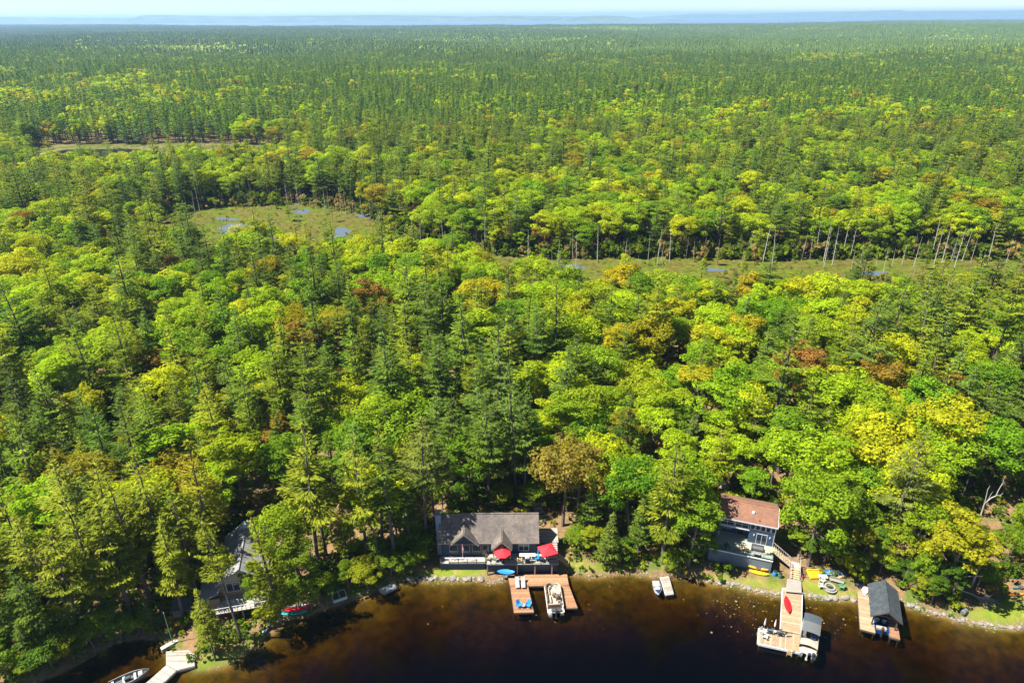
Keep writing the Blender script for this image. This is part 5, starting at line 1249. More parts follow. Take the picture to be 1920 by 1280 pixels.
e = kayak(dp(1476, 1135), math.atan2((P(1473,1121,.6)-P(1478.5,1149,.6)).y, (P(1473,1121,.6)-P(1478.5,1149,.6)).x), REDK, 'bright red kayak lying on the long tan dock', L=3.3, W_=.95, inverted=True)
chair(dp(1443, 1186), 2.9, M('slate_wicker', (.06,.09,.13), .8, .2, 10), 'left dark lounge chair on the dock platform', adir=True); chair(dp(1461, 1190), 3.1, WIK, 'right dark lounge chair on the dock platform', adir=True)
table(dp(1452, 1187), 0, WOOD_GREY, 'small side table between the dark dock chairs', .24, .45)
for (px, py, mt, lab) in ((1432, 1179, TRIM, 'folded white parasol on the dock platform'), (1451, 1174, PINKW, 'folded pink parasol behind the dock platform chairs')):
    o_ = dp(px, py if px < 1440 else 1181.5); u_ = empty('folded_parasol', o_, 0, lab, 'parasol'); MB().tube((0, 0, 0), (0, 0, 2.1), .025, .02, 6).build('pole', TAUPE, u_); MB().path([(0, 0, .9), (0, 0, 1.3), (0, 0, 2.15)], [.12, .13, .03], 8).build('folded_canopy', mt, u_); MB().disc((0, 0, 0), .22, .06, 10).build('base', DARKM, u_)
for (px, py, rt, lab) in ((1430, 1187, .5, 'white plastic chair in the corner of the dock platform'), (1434, 1196, 1.0, 'white plastic chair near the front edge of the platform')): chair(dp(px, py), rt, WHITEP, lab)
ps = empty('paddle_board_bag', dp(1475, 1191), .5, 'dark folded mat on the dock platform', 'mat'); MB().rbox(0, .25, 0, .8, .22, .1, .04).build('mat', DARKM, ps); MB().rbox(.25, -.2, 0, .8, .2, .1, .04, mat=Matrix.Rotation(-.5, 4, 'Z')).build('strap', DARKM, ps)
a = P(1521, 1161, 1.9); b = P(1516, 1226, .7); c = (P(1521, 1175, .7)+b)/2; a = P(1523, 1172, .7)
rot = math.atan2(b.x-a.x, a.y-b.y); pontoon_boat(((a.x+b.x)/2, (a.y+b.y)/2+.35, 0), rot, 'grey-canopied pontoon boat moored right of the long dock', L=6.0, W_=2.4, canopy=True)

# ------------------------------------------------------------------ 5. boathouse
a = P(1659, 1087, 4.0); b = P(1667, 1147, 4.0); rotb = math.atan2(b.x-a.x, a.y-b.y)
bh = empty('boathouse', (b.x, b.y, 0), rotb, 'open boathouse with charcoal shingle gable roof over dark timber posts', 'boathouse')
Lb = (a-b).length; hw = (local(bh, P(1697, 1166, 2.55)).x-local(bh, P(1637, 1157, 2.55)).x)/2
rf = MB()
rf.slab([(-hw, 0, 2.55), (0, 0, 4.0), (0, Lb, 4.0), (-hw, Lb, 2.55)], .12); rf.slab([(0, 0, 4.0), (hw, 0, 2.55), (hw, Lb, 2.55), (0, Lb, 4.0)], .12)
rb_ = rf.build('roof', ROOF4, bh); MB().box(-.12, -.01, 3.985, .12, Lb+.01, 4.04).build('ridge_cap', ROOF4, rb_)
fa = MB()
for s in (-1, 1): beam(fa, (s*hw, -.035, 2.52), (0, -.035, 3.97), .05, .2)
fa.build('barge_board', WOOD_DARK, rb_)
for y in (.5, Lb*.35, Lb*.68, Lb-.3):
    for s in (-1, 1): MB().box(s*(hw-.55)-.08, y-.08, .56, s*(hw-.55)+.08, y+.08, 2.55).build('post', WOOD_DARK, bh)
tr = MB()
for y in (.5, Lb*.35, Lb*.68, Lb-.3):
    beam(tr, (-hw+.3, y, 2.62), (hw-.3, y, 2.62), .1, .16)
    tr.box(-.05, y-.05, 2.62, .05, y+.05, 3.75)
tr.build('truss', WOOD_DARK, bh)
MB().box(-hw+.6, Lb-.15, .3, hw-.6, Lb-.05, 2.7).build('back_wall', WOOD_DARK, bh)
ql = [(-hw-1.0, -1.0, DZ), (-hw+.95, -1.0, DZ), (-hw+.95, Lb+.2, DZ), (-hw-1.0, Lb+.2, DZ)]; planks(ql, 52, bh, WOOD_TAN, 'left_dock_boards', gap=.02)
qr = [(hw-1.35, -1.0, DZ), (hw-.05, -1.0, DZ), (hw-.05, Lb, DZ), (hw-1.35, Lb, DZ)]; planks(qr, 50, bh, WOOD_NEW, 'right_dock_boards', gap=.02)
fr = MB()
for qq in (ql, qr):
    for i in range(4): beam(fr, Vector(qq[i])-Vector((0, 0, .065)), Vector(qq[(i+1) % 4])-Vector((0, 0, .065)), .1, .26)
fr.build('dock_frame', WOOD_DARK, bh)
dock_piles(bh, [Vector((x, y, DZ-.07)) for x in (-hw-.85, -hw+.8, hw-1.2, hw-.2) for y in (-.85, Lb*.5)], WOOD_DARK, 0)
# runabout inside
def runabout(p, rot, hull, label, L=5.2, W_=2.0, deckm=None, name='runabout', cat='boat'):
    e = empty(name, p, rot, label, cat)
    out = []; inn = []
    n = 14
    H_ = MB(); rings = []
    for i in range(n):
        t = i/(n-1); k = 1.0 if t < .45 else max(.03, 1-((t-.45)/.55)**2.1); w = W_/2*k; y = -L/2+L*t; zb = -.18+.45*max(0, (t-.6)/.4)**2; zt = .62+.22*t*t
        rings.append([(-w, y, zt), (-w*.85, y, zb+.22), (0, y, zb), (w*.85, y, zb+.22), (w, y, zt), (w*.86, y, zt+.01), (w*.75, y, max(zb+.3, .12) if .06 < t < .62 else zt-.02), (0, y, max(zb+.3, .12) if .06 < t < .62 else zt+.06), (-w*.75, y, max(zb+.3, .12) if .06 < t < .62 else zt-.02), (-w*.86, y, zt+.01)])
    H_.loft(rings); H_.build('hull', hull, e)
    ws = MB()
    for s in (-1, 1): ws.add([(0, .75, .72), (s*W_*.42, .35, .72), (s*W_*.40, .22, 1.08), (0, .55, 1.1), (0, .77, .72), (s*W_*.43, .36, .72), (s*W_*.41, .23, 1.08), (0, .57, 1.1)], [(0,1,2,3), (7,6,5,4), (0,3,7,4), (3,2,6,7), (2,1,5,6)])
    ws.build('windscreen', GLASSD, e)
    for s in (-1, 1): MB().rbox(s*.45, -.35, .14, .5, .5, .4, .06).build('seat', deckm or CREAM, e); MB().rbox(s*.45, -.60, .5, .48, .12, .4, .04).build('seat_back', deckm or CREAM, e)
    MB().rbox(0, -L/2+.75, .14, W_*.7, .5, .4, .06).build('stern_bench', deckm or CREAM, e)
    outboard(e, 0, -L/2-.15, .45); return e
q = bh.matrix_basis @ Vector((-.2, 2.3, 0)); runabout((q.x, q.y, 0), rotb, NAVYB, 'navy blue runabout moored under the boathouse roof', W_=1.95)

# ------------------------------------------------------------------ 6. lawn clutter by the fire pit
def gl(px, py, dz=-.02): return G(px, py, dz)
ct = empty('crate_trailer', gl(1528, 1078), .02, 'bright yellow floating raft frame lying on the lawn edge', 'raft')
MB().box(-1.0, -.85, 0, 1.0, .85, .14).build('tray', YELLOW, ct)
fr = MB()
for (x0_, y0_, x1_, y1_) in ((-1.05, -.9, 1.05, -.78), (-1.05, .78, 1.05, .9), (-1.05, -.78, -.93, .78), (.93, -.78, 1.05, .78)): fr.box(x0_, y0_, .141, x1_, y1_, .42)
fr.build('rim', YELLOW, ct)
for k in range(4): MB().box(-.78+.42*k, -.7, .141, -.62+.42*k, .7, .26).build('slat', ORANGE if k % 2 else YELLOW, ct)
rb = empty('rowing_boat', gl(1555, 1076), -.12, 'pale rowing boat with blue inside beached beside the yellow raft', 'boat')
def open_boat(e, L, W_, outer, inner, benches, mat_b, H_=.45):
    rings = []
    n = 12
    for i in range(n):
        t = i/(n-1); k = (.8+.2*min(1, t/.3)) if t < .5 else max(.03, 1-((t-.5)/.5)**2); w = W_/2*k; x = -L/2+L*t; zb = .35*max(0, (t-.65)/.35)**2*H_/.45; zt = H_+.18*t*t
        rings.append([(x, -w, zt), (x, -w*.82, zb+.08), (x, 0, zb), (x, w*.82, zb+.08), (x, w, zt), (x, w*.93, zt), (x, w*.76, zb+.13), (x, 0, zb+.08), (x, -w*.76, zb+.13), (x, -w*.93, zt)])
    mb = MB(); nn = 10
    vs = [p for r in rings for p in r]; fs = []; mi = []
    for i in range(n-1):
        for j in range(nn): fs.append((i*nn+j, i*nn+(j+1) % nn, (i+1)*nn+(j+1) % nn, (i+1)*nn+j)); mi.append(1 if 5 <= j <= 8 else 0)
    fs.append(tuple(range(nn))); mi.append(0)
    mb.v = vs; mb.f = [list(f) for f in fs]; mb.mi = mi; mb.build('hull', [outer, inner], e)
    for t in benches:
        i = int(t*(n-1)); w = abs(rings[i][6][1])+.06; x = rings[i][0][0]; MB().box(x-.14, -w, H_*.62, x+.14, w, H_*.62+.04).build('bench', mat_b, e)
open_boat(rb, 3.3, 1.25, GREYC2, TARP, (.25, .55, .75), METAL)
pt = empty('picnic_table', gl(1542, 1085), -.05, 'small white table behind the fire pit', 'table'); MB().rbox(0, 0, .55, 1.35, .75, .06, .03).build('tabletop', TRIM, pt)
for a_ in (-1, 1):
    for b_ in (-1, 1): MB().box(a_*.55-.03, b_*.3-.03, 0, a_*.55+.03, b_*.3+.03, .549).build('leg', METAL, pt)
bn = empty('bench', gl(1568, 1092), -.42, 'pale slatted bench beside the fire pit', 'bench')
for k in range(3): MB().box(-1.0, -.24+.17*k, .40, 1.0, -.09+.17*k, .45).build('seat_slat', CONC, bn)
for x in (-.8, .8): MB().box(x-.05, -.22, 0, x+.05, .22, .399).build('leg', CONC, bn)
for k in range(2): MB().box(-1.0, .26, .55+.17*k, 1.0, .30, .69+.17*k).build('back_slat', CONC, bn)
for x in (-.8, .8): MB().box(x-.04, .301, .2, x+.04, .35, .86).build('back_post', CONC, bn)
fp = empty('fire_pit', gl(1556, 1101), 0, 'round pale stone fire pit on the lawn', 'fire pit')
for k in range(14):
    a_ = 6.2832*k/14; MB().rbox(0, 0, 0, .34, .28, .3, .06, mat=Matrix.Rotation(a_, 4, 'Z') @ Matrix.Translation((0, .68, 0))).build('stone', CONC, fp)
MB().disc((0, 0, 0), .56, .05, 16).build('ash', DARKM, fp); MB().disc((0, 0, -.04), 1.05, .055, 20).build('gravel_ring', M('pale_gravel', (.24,.22,.19), .95, .35, 14), fp)
for px, py, rt, lab in ((1541, 1091, .6, 'white plastic chair behind the left side of the fire pit'), (1539, 1101, 1.4, 'white plastic chair left of the fire pit')): chair(gl(px, py), rt, WHITEP, lab)
chair(gl(1577, 1103), -1.8, M('green_seat', (.08,.2,.1), .6, .1), 'dark green chair right of the fire pit'); 
wd = empty('firewood_stack', gl(1578, 1082), .2, 'stack of tan firewood under a dark sheet at the lawn edge', 'firewood')
for i in range(5):
    for j in range(3): MB().tube((-.5+.2*i+.1*(j % 2), -.35, .1+.18*j), (-.5+.2*i+.1*(j % 2), .35, .1+.18*j), .095, .09, 7).build('log', STEPW, wd)
MB().slab([(-.65, -.1, .6), (.65, -.1, .6), (.65, .4, .5), (-.65, .4, .5)], .03).build('sheet', TARP, wd)
mo = empty('mower', gl(1505, 1080), .4, 'dark red garden mower parked beside the lower stairs', 'mower'); MB().rbox(0, 0, .12, .5, .7, .22, .07).build('deck', M('mower_red', (.25,.03,.03), .5, .2), mo); MB().rbox(0, .05, .341, .3, .32, .2, .06).build('engine', DARKM, mo)
for a_ in (-1, 1):
    for b_ in (-1, 1): MB().tube((a_*.25, b_*.27, .12), (a_*.31, b_*.27, .12), .12, .12, 10).build('wheel', DARKM, mo)
hb = MB()
for a_ in (-1, 1): hb.tube((a_*.2, -.3, .25), (a_*.2, -.95, .95), .018, .018, 5)
hb.tube((-.2, -.95, .95), (.2, -.95, .95), .02, .02, 5); hb.build('handle', METAL, mo)
tb = empty('tarp_pile', gl(1616, 1096), .3, 'heap under a dark blue tarp beside the boathouse', 'tarp')
mb = MB(); n = 12; rings = []
for (r_, z_) in ((1.0, 0), (.95, .28), (.7, .48), (.3, .58)): rings.append([(math.cos(6.2832*i/n)*r_*random.uniform(.85, 1.1)*1.1, math.sin(6.2832*i/n)*r_*.55*random.uniform(.85, 1.1), z_+random.uniform(-.04, .04)*(z_ > 0)) for i in range(n)])
mb.loft(rings); mb.build('cover', M('dark_tarp', (.035,.045,.07), .5, .3, 4), tb)
cr = empty('canoe', gl(1622, 1106), 1.15, 'pale pink overturned dinghy beside the boathouse dock', 'dinghy'); MB().loft([[(x, y, .38-z) for x, y, z in r] for r in hull_rings(1.9, .95, .34)]).build('hull', PINKW, cr)

# ------------------------------------------------------------------ 7. small dock with white boat
d3 = empty('dock', (P(1245, 1095, .4).x, P(1245, 1095, .4).y, 0), 0, 'short grey slatted dock between the two houses', 'dock')
q3 = LQ(d3, [(1248,1114),(1263,1112),(1254,1079),(1238,1081)], .42); planks(q3, 22, d3, WOOD_GREY, 'boards', gap=.03)
fr = MB()
for i in range(4): beam(fr, q3[i]-Vector((0, 0, .062)), q3[(i+1) % 4]-Vector((0, 0, .062)), .08, .2)
fr.build('frame', TRIM, d3); dock_piles(d3, [q3[0].lerp(q3[2], .08)-Vector((0, 0, .07)), q3[1].lerp(q3[3], .08)-Vector((0, 0, .07))], WOOD_DARK, 0)
a = P(1231, 1087, .5); b = P(1237, 1115, .3); jb = empty('jet_boat', ((a.x+b.x)/2-.15, (a.y+b.y)/2, -.1), math.atan2(a.y-b.y, a.x-b.x)+math.pi, 'small white boat with dark blue end tied to the short grey dock', 'boat')
open_boat(jb, 2.9, 1.25, WHITEP, NAVYB, (.3, .55), WHITEP, .55); MB().rbox(-.75, 0, .42, 1.1, .95, .22, .08).build('bow_deck', WHITEP, jb); MB().rbox(.25, 0, .45, .5, .8, .25, .08).build('seat', WHITEP, jb); MB().rbox(.95, 0, .5, .55, .5, .16, .06).build('engine_cover', NAVYB, jb)

# ------------------------------------------------------------------ 8. grey-roofed cottage among the pines, left
za = 6.6; a = P(463, 974, za+1.6); b = P(446, 1068, za+1.6); rot3 = math.atan2(b.x-a.x, a.y-b.y)
h3 = empty('cottage', (b.x, b.y, gz(b.x, b.y)), rot3, 'grey-roofed cottage half hidden behind pines on the left shore', 'cottage')
o3 = -h3.location.z; L3 = (a-b).length; hw3 = 3.6
rf = MB(); rf.slab([(-hw3, 0, za-.9+o3), (0, 0, za+1.6+o3), (0, L3, za+1.6+o3), (-hw3, L3, za-.9+o3)], .14); rf.slab([(0, 0, za+1.6+o3), (hw3, 0, za-.9+o3), (hw3, L3, za-.9+o3), (0, L3, za+1.6+o3)], .14)
r3 = rf.build('roof', ROOF3, h3); MB().box(-.12, -.01, za+1.58+o3, .12, L3+.01, za+1.64+o3).build('ridge_cap', ROOF3, r3)
MB().box(-.35, L3*.82, za+.9+o3, .45, L3*.82+.8, za+2.3+o3).build('chimney', TRIM, h3)
MB().box(-hw3+.4, .5, -.8, hw3-.4, L3-.4, za-.8+o3).build('wall', M('brown_siding', (.17,.12,.08), .7, .2, 2, stripe=(2, .2, .012)), h3)
gw = MB()
for y in (.5, L3-.6): gw.add([(-hw3+.45, y, za-.8+o3), (hw3-.45, y, za-.8+o3), (0, y, za+1.4+o3), (-hw3+.45, y+.12, za-.8+o3), (hw3-.45, y+.12, za-.8+o3), (0, y+.12, za+1.4+o3)], [(0,1,2), (5,4,3), (0,3,4,1), (1,4,5,2), (2,5,3,0)])
gw.build('gable_wall', TAUPE, h3)
window(h3, -2.2, -.4, .5, za-2.6+o3, za-1.0+o3, 2, 1); window(h3, .4, 2.2, .5, za-2.6+o3, za-1.0+o3, 2, 1)
MB().box(-hw3-2.2, -.6, -.8, -hw3+.39, 3.6, za-2.6+o3).build('side_wing', M('brown_siding', None), h3)
sw = MB(); sw.slab([(-hw3-2.6, -1.0, za-2.5+o3), (-hw3+.6, -1.0, za-1.3+o3), (-hw3+.6, 4.0, za-1.3+o3), (-hw3-2.6, 4.0, za-2.5+o3)], .12); sw.build('wing_roof', ROOF3, h3)
dz3 = za-3.6+o3; MB().box(-hw3, -2.6, dz3-.2, hw3, .49, dz3-.06).build('deck_frame', WOOD_DARK, h3); planks([(-hw3, -2.6, dz3), (hw3, -2.6, dz3), (hw3, .48, dz3), (-hw3, .48, dz3)], 18, h3, WOOD_GREY, 'deck_boards')
for x in (-hw3+.2, 0, hw3-.2): MB().box(x-.08, -2.5, -2.2, x+.08, -2.34, dz3-.21).build('deck_post', POSTW, h3)
rl = MB(); rl.box(-hw3, -2.58, dz3+.9, hw3, -2.5, dz3+.96)
for k in range(13): x = -hw3+.05+(2*hw3-.1)*k/12; rl.box(x-.03, -2.57, dz3, x+.03, -2.51, dz3+.9)
rl.build('deck_rail', TRIM, h3)
ss = empty('shore_steps', G(436, 1150), -.15, 'pale timber steps below the grey-roofed cottage', 'steps')
for k in range(6): MB().box(-.9, .42*k, -.5, .9, .42*k+.34, .1+.13*k).build('step', STEPW, ss)

# ------------------------------------------------------------------ 9. weathered dock, left
d4 = empty('dock', (P(335, 1240, .5).x, P(335, 1240, .5).y, 0), 0, 'weathered grey plank dock bending out from the left point', 'dock')
zp = .55; plq = LQ(d4, [(312,1246.5),(331,1256.5),(365,1248),(365,1217)], zp); tlq = local(d4, P(311.5, 1221, zp))
A4, B4, C4, D4 = tlq, local(d4, P(312, 1246, zp)), local(d4, P(331, 1256, zp)), local(d4, P(365, 1247.5, zp)); E4 = local(d4, P(365, 1217.5, zp))
def plank_parts(quad, n, parent, mats, name='plank'):
    A_, B_, C_, D__ = [Vector(q) for q in quad]; r = random.Random(n)
    for i in range(n):
        t0, t1 = (i+.06)/n, (i+.94)/n; z = Vector((0, 0, r.uniform(-.012, .012)))
        MB().slab([A_.lerp(D__, t0)+z, B_.lerp(C_, t0)+z, B_.lerp(C_, t1)+z, A_.lerp(D__, t1)+z], .05).build(name, r.choice(mats), parent)
GW = [WOOD_GREY, M('weathered_deck_dark', (.24,.21,.18), .9, .3, 3, bump=.006), M('weathered_deck_pale', (.33,.30,.26), .85, .25, 3, bump=.006)]
plank_parts([A4, E4, D4, B4.lerp(C4, .0)], 12, d4, GW); 
plank_parts([B4+Vector((.02,-.02,0)), D4, D4-Vector((0,.01,0)), C4], 3, d4, GW)
F4, G4 = local(d4, P(255, 1296, zp)), local(d4, P(276, 1307, zp))
plank_parts([C4-Vector((.03,.03,0)), B4-Vector((.03,.03,0)), F4, G4], 22, d4, GW)
fr = MB()
for a_, b_ in ((A4, E4), (E4, D4), (D4, C4), (C4, G4), (G4, F4), (F4, B4), (B4, A4)): beam(fr, a_-Vector((0, 0, .065)), b_-Vector((0, 0, .065)), .1, .3)
fr.build('frame', GW[1], d4); dock_piles(d4, [q-Vector((0, 0, .07)) for q in (B4.lerp(D4, .05), C4.lerp(E4, .06), D4.lerp(A4, .05), F4.lerp(C4, .05), G4.lerp(B4, .05))], GW[1], 0)
bx_ = empty('dock_box', G(319, 1212, .1), .75, 'long grey wooden box beside the weathered dock', 'box'); MB().box(-1.1, -.28, -.3, 1.1, .28, .4).build('body', GW[1], bx_); MB().rbox(0, 0, .401, 2.3, .64, .06, .02).build('lid', GW[2], bx_)
po = empty('flagpole', G(325, 1208, -.1), 0, 'tall thin pale green pole by the weathered dock', 'pole'); MB().tube((0, 0, 0), (0, 0, 6.2), .06, .04, 8).build('shaft', GREENP, po); MB().tube((0, 0, 6.2), (0, 0, 6.32), .06, .02, 8).build('cap', TRIM, po)
sb = empty('skiff', (P(243, 1272, .2).x, P(243, 1272, .2).y, -.12), .53, 'aluminium skiff with pale seats moored left of the weathered dock', 'boat'); open_boat(sb, 4.9, 1.7, METAL, GREYC2, (.18, .42, .66), WHITEP, .6); MB().rbox(1.35, 0, .55, .5, .7, .12, .04).build('bow_locker', TRIM, sb); MB().rbox(-.2, .0, .42, .8, .5, .35, .06).build('console', GREYC, sb)
kb = kayak(G(500, 1178, .02), 1.45, M('pale_blue_hull', (.30,.42,.52), .4, .1), 'pale blue dinghy pulled up on the bank left of centre', L=2.9, W_=1.1, name='dinghy')
for i, (px, py, mt, lab) in enumerate(((551, 1150, TEAL, 'teal canoe, nearest of the boats on the left bank'), (556, 1143, REDK, 'red canoe, middle of the boats on the left bank'), (560, 1137, WHITEP, 'white canoe, rearmost of the boats on the left bank'))): kayak(G(px, py, .02), .16, mt, lab, L=4.0-.5*i, W_=.85, name='canoe', inverted=(i != 2), group='canoes on the left bank')
sw_ = empty('swim_frame', G(636, 1117, 0), .45, 'pale green frame of an old dock section on the left bank', 'dock frame')
fr = MB()
for (a_, b_) in (((-1.0, -.8, .3), (1.0, -.8, .3)), ((-1.0, .8, .3), (1.0, .8, .3)), ((-1.0, -.8, .3), (-1.0, .8, .3)), ((1.0, -.8, .3), (1.0, .8, .3)), ((0, -.8, .3), (0, .8, .3))): beam(fr, a_, b_, .16, .5)
fr.build('frame', M('mint_grey_timber', (.34,.42,.40), .8, .2, 4), sw_)
d5 = empty('dock', (P(727, 1103, .35).x, P(727, 1103, .35).y, 0), 0, 'small grey-blue floating platform in the tree shadow', 'dock'); q5 = LQ(d5, [(720,1111.5),(745,1099.5),(735,1092.5),(709,1103)], .35)
plank_parts(q5, 7, d5, [M('blue_grey_boards', (.22,.26,.28), .85, .2, 3)]); fr = MB()
for i in range(4): beam(fr, q5[i]-Vector((0, 0, .06)), q5[(i+1) % 4]-Vector((0, 0, .06)), .1, .4)
fr.build('frame', GW[1], d5)
for (px, py, mt, rt, lab) in ((277, 1167, TEAL, .3, 'teal chair under the pines at the left cove'), (297, 1168, GREYC2, -.2, 'grey chair under the pines at the left cove')): chair(G(px, py), rt, mt, lab, adir=True, w=.8)
gb = empty('garden_shed', G(345, 1148), .15, 'small grey shed roof under the pines by the left cove', 'shed'); MB().box(-1.2, -.8, -.2, 1.2, .8, 1.5).build('wall', GW[1], gb); MB().slab([(-1.4, -1.0, 1.5), (1.4, -1.0, 1.5), (1.4, 1.0, 1.95), (-1.4, 1.0, 1.95)], .08).build('roof', GREYC2, gb)
# right edge
ok_ = kayak(G(1906, 1116, .02), .1, ORANGE, 'orange kayak on the grass at the right edge', L=3.0); 
tq = kayak(G(1912, 1102, .02), .2, TEAL, 'teal kayak behind the orange kayak at the right edge', L=2.8)
gbr = empty('barrel', G(1807, 1149, .02), .6, 'grey barrel lying on the grass at the right shore', 'barrel'); MB().path([(-.55, 0, .32), (-.3, 0, .32), (.3, 0, .32), (.55, 0, .32)], [.29, .33, .33, .29], 14).build('body', GREYC2, gbr)
for x in (-.3, .3): MB().tube((x-.03, 0, .32), (x+.03, 0, .32), .345, .345, 14).build('hoop', METAL, gbr)

# ------------------------------------------------------------------ dead trees near the shore
BIRCH = M('bleached_wood', (0.34, 0.315, 0.28), .8, .2, 4)
p = G(1826, 1000); bt = empty('dead_tree', p, 0, 'bleached white forked dead tree above the right shore', 'dead tree'); bt.scale = (.62, .62, .78)
mb = MB(); mb.path([(0, 0, -.4), (.1, 0, 4), (-.1, 0, 8.2)], [.25, .2, .15], 8)
mb.path([(-.1, 0, 8.1), (.9, -.2, 9.6), (2.2, -.3, 10.4), (3.0, -.3, 10.3), (3.6, -.2, 10.9)], [.14, .12, .09, .06, .02], 6); mb.path([(1.9, -.3, 10.3), (2.3, 0, 11.6), (2.9, .2, 13.4), (2.9, .3, 14.4)], [.09, .09, .06, .02], 6); mb.path([(2.5, .1, 12.3), (3.2, 0, 13.4)], [.05, .01], 5)
mb.path([(-.1, 0, 8.1), (-.3, 0, 9.8), (-.5, .1, 11.6), (-.3, .1, 12.6)], [.12, .1, .08, .03], 6); mb.path([(.4, -.1, 8.9), (.8, .1, 10.4), (1.0, 0, 11.2)], [.06, .05, .02], 5); mb.build('trunk', BIRCH, bt)
p = G(1822, 1098); b2_ = empty('dead_tree', p, 0, 'short white dead birch trunk at the right shore', 'dead tree'); MB().path([(0, 0, -.3), (0, 0, 3), (.15, 0, 5.2)], [.16, .14, .08], 8).build('trunk', BIRCH, b2_)
p = G(1826, 1120); b3 = empty('fallen_branch', p, 0, 'bare grey fallen branches lying at the right shore', 'branch'); mb = MB(); mb.path([(-2.6, 1.6, .5), (-.5, .6, .35), (1.2, -.4, .2)], [.09, .08, .06], 6)
for k in range(9): a_ = -1.25+.28*k; L_ = random.uniform(1.4, 3.4); mb.path([(0+.12*k, .3-.1*k, .3), (.12*k+math.cos(a_)*L_*.6, .2-.1*k+math.sin(a_)*L_*.5-.2, .35), (.12*k+math.cos(a_)*L_, .2-.1*k+math.sin(a_)*L_-.2, .12)], [.05, .035, .012], 5)
mb.build('branches', DEADW, b3)

# ------------------------------------------------------------------ rocks along the water
def rock_mesh(seed):
    bm = bmesh.new(); bmesh.ops.create_icosphere(bm, subdivisions=2, radius=.5)
    for v in bm.verts:
        n_ = mnoise.noise(v.co*2.2+Vector((seed*3.7, 0, 0))); v.co *= 1+.45*n_; v.co.z *= .62
    me = bpy.data.meshes.new('rock'); bm.to_mesh(me); bm.free(); me.materials.append(ROCK); return me
RK = [rock_mesh(k) for k in range(6)]
def shore_points(px0, px1, n, off=(-.3, .5)):
    pts = [(x, y) for x, y in SHORE_PX]; out = []
    for i in range(n):
        px = px0+(px1-px0)*(i+.5)/n+random.uniform(-3, 3); py = np.interp(px, [q[0] for q in pts], [q[1] for q in pts]); out.append((px, py))
    return out
ORD = ['first','second','third','fourth','fifth','sixth','seventh','eighth','ninth','tenth','eleventh','twelfth','thirteenth','fourteenth','fifteenth','sixteenth','seventeenth','eighteenth','nineteenth','twentieth','twenty-first','twenty-second','twenty-third','twenty-fourth']
for (x0_, x1_, n, s0_, s1_, where) in ((765, 905, 14, .45, 1.0, 'below the cottage porch'), (1325, 1468, 20, .35, .8, 'left of the long dock'), (1508, 1625, 20, .35, .9, 'right of the long dock'), (1700, 1790, 9, .4, .9, 'right of the boathouse'), (1785, 1915, 14, .3, .7, 'edging the right lawn')):
    for i, (px, py) in enumerate(shore_points(x0_, x1_, n)):
        p = P(px, py, 0); yoff = random.uniform(.0, .5); z = gz(p.x, p.y+yoff); s = random.uniform(s0_, s1_)
        o = link('shore_rock', RK[random.randrange(6)], None, (p.x, p.y+yoff, max(z, -.1)+s*.08)); o.rotation_euler = (0, 0, random.uniform(0, 6.28)); o.scale = (s*1.2, s, s)
        tag(o, f'{ORD[i]} shore rock from the left in the row {where}', 'rock', f'rocks {where}')
X = []; 
for i in range(900):
    px = random.choice([random.uniform(745, 960), random.uniform(1060, 1700), random.uniform(1690, 1940), random.uniform(1340, 1640)]); py = np.interp(px, [q[0] for q in SHORE_PX[3:]], [q[1] for q in SHORE_PX[3:]]); p = P(px, py, 0)
    X.append((p.x+random.uniform(-.4, .4), p.y+random.gauss(.1, .32)))
X = np.array(X); zz = height(X[:, 0], X[:, 1]); n = len(X); s = RNG.uniform(.08, .32, n)
ti = np.ones((n, 3))
instancer('shore_stones', np.stack([X[:, 0], X[:, 1], zz+s*.05], 1), RNG.uniform(0, 6.28, n), np.stack([s*1.2, s, s], 1), RNG.integers(0, 6, n), ti, RK, 'small pale stones strewn along the waterline', 'stones')
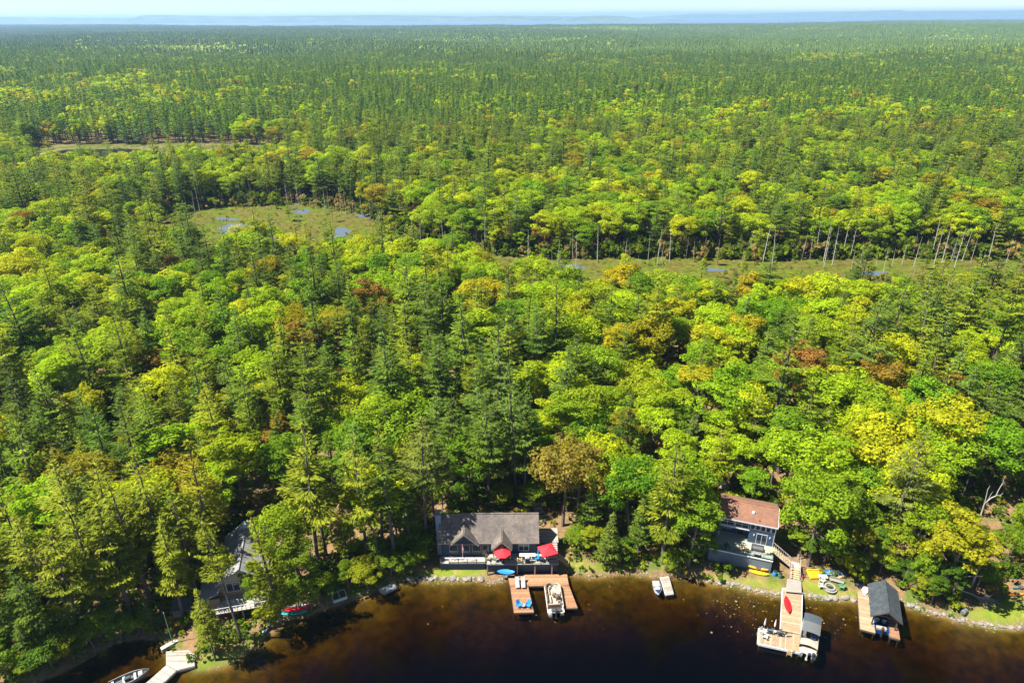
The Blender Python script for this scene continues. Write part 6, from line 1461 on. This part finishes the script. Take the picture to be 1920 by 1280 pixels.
# floating leaves and pollen mats
fl_v = []; 
LF = MB(); LF.add([(math.cos(6.2832*i/7)*random.uniform(.6, 1.1), math.sin(6.2832*i/7)*random.uniform(.4, .8), 0) for i in range(7)], [tuple(range(7))]); lfm = LF.mesh('leaf', M('floating_leaf', (.13,.10,.035), .7, .3, 3))
pts = []
for i in range(240):
    if i < 170: px, py = random.gauss(1420, 42), random.gauss(1140, 26)
    elif i < 215: px, py = random.uniform(1510, 1620), random.uniform(1130, 1200)
    else: px, py = random.uniform(700, 1400), random.uniform(1095, 1230)
    p = P(px, py, .006)
    pts.append((p.x, p.y, .006))
pts = [p for p in pts if shore_sd(np.array([p[0]]), np.array([p[1]]))[0] < -.5]; n = len(pts); s = RNG.gamma(1.6, .035, n)+.02
instancer('floating_leaves', pts, RNG.uniform(0, 6.28, n), np.stack([s, s, s], 1), np.zeros(n), np.ones((n, 3)), [lfm], 'pale leaves floating on the dark water near the long dock', 'leaves')

for (a_, b_, lab) in ((P(1046, 1099, .62), P(1049, 1098.5, .56), 'white mooring rope between the cream pontoon boat and the cedar dock'), (P(1506, 1180, .9), P(1501, 1178, .58), 'white mooring rope between the canopied boat and the long dock')):
    m_ = a_.lerp(b_, .5)-Vector((0, 0, .12)); o_ = empty('mooring_rope', b_, 0, lab, 'rope'); MB().path([a_-b_, m_-b_, Vector((0, 0, 0))], [.02, .02, .02], 5).build('line', TRIM, o_); MB().rbox(0, 0, 0, .22, .06, .06, .02).build('cleat', METAL, o_)
# ------------------------------------------------------------------ haze
HAZE_D = 8.0e-5
m = bpy.data.materials.new('haze_air'); m.use_nodes = True; n = m.node_tree.nodes; n.clear()
out = n.new('ShaderNodeOutputMaterial'); v = n.new('ShaderNodeVolumePrincipled')
v.inputs['Color'].default_value = (0.42, 0.68, 1.0, 1); v.inputs['Density'].default_value = HAZE_D; v.inputs['Anisotropy'].default_value = 0.2
m.node_tree.links.new(v.outputs[0], out.inputs['Volume'])
tag(MB().box(-32000, -800, -9.5, 32000, 31500, 150).build('haze', m), 'pale blue summer haze over the far forest and bay', 'haze', kind='stuff')
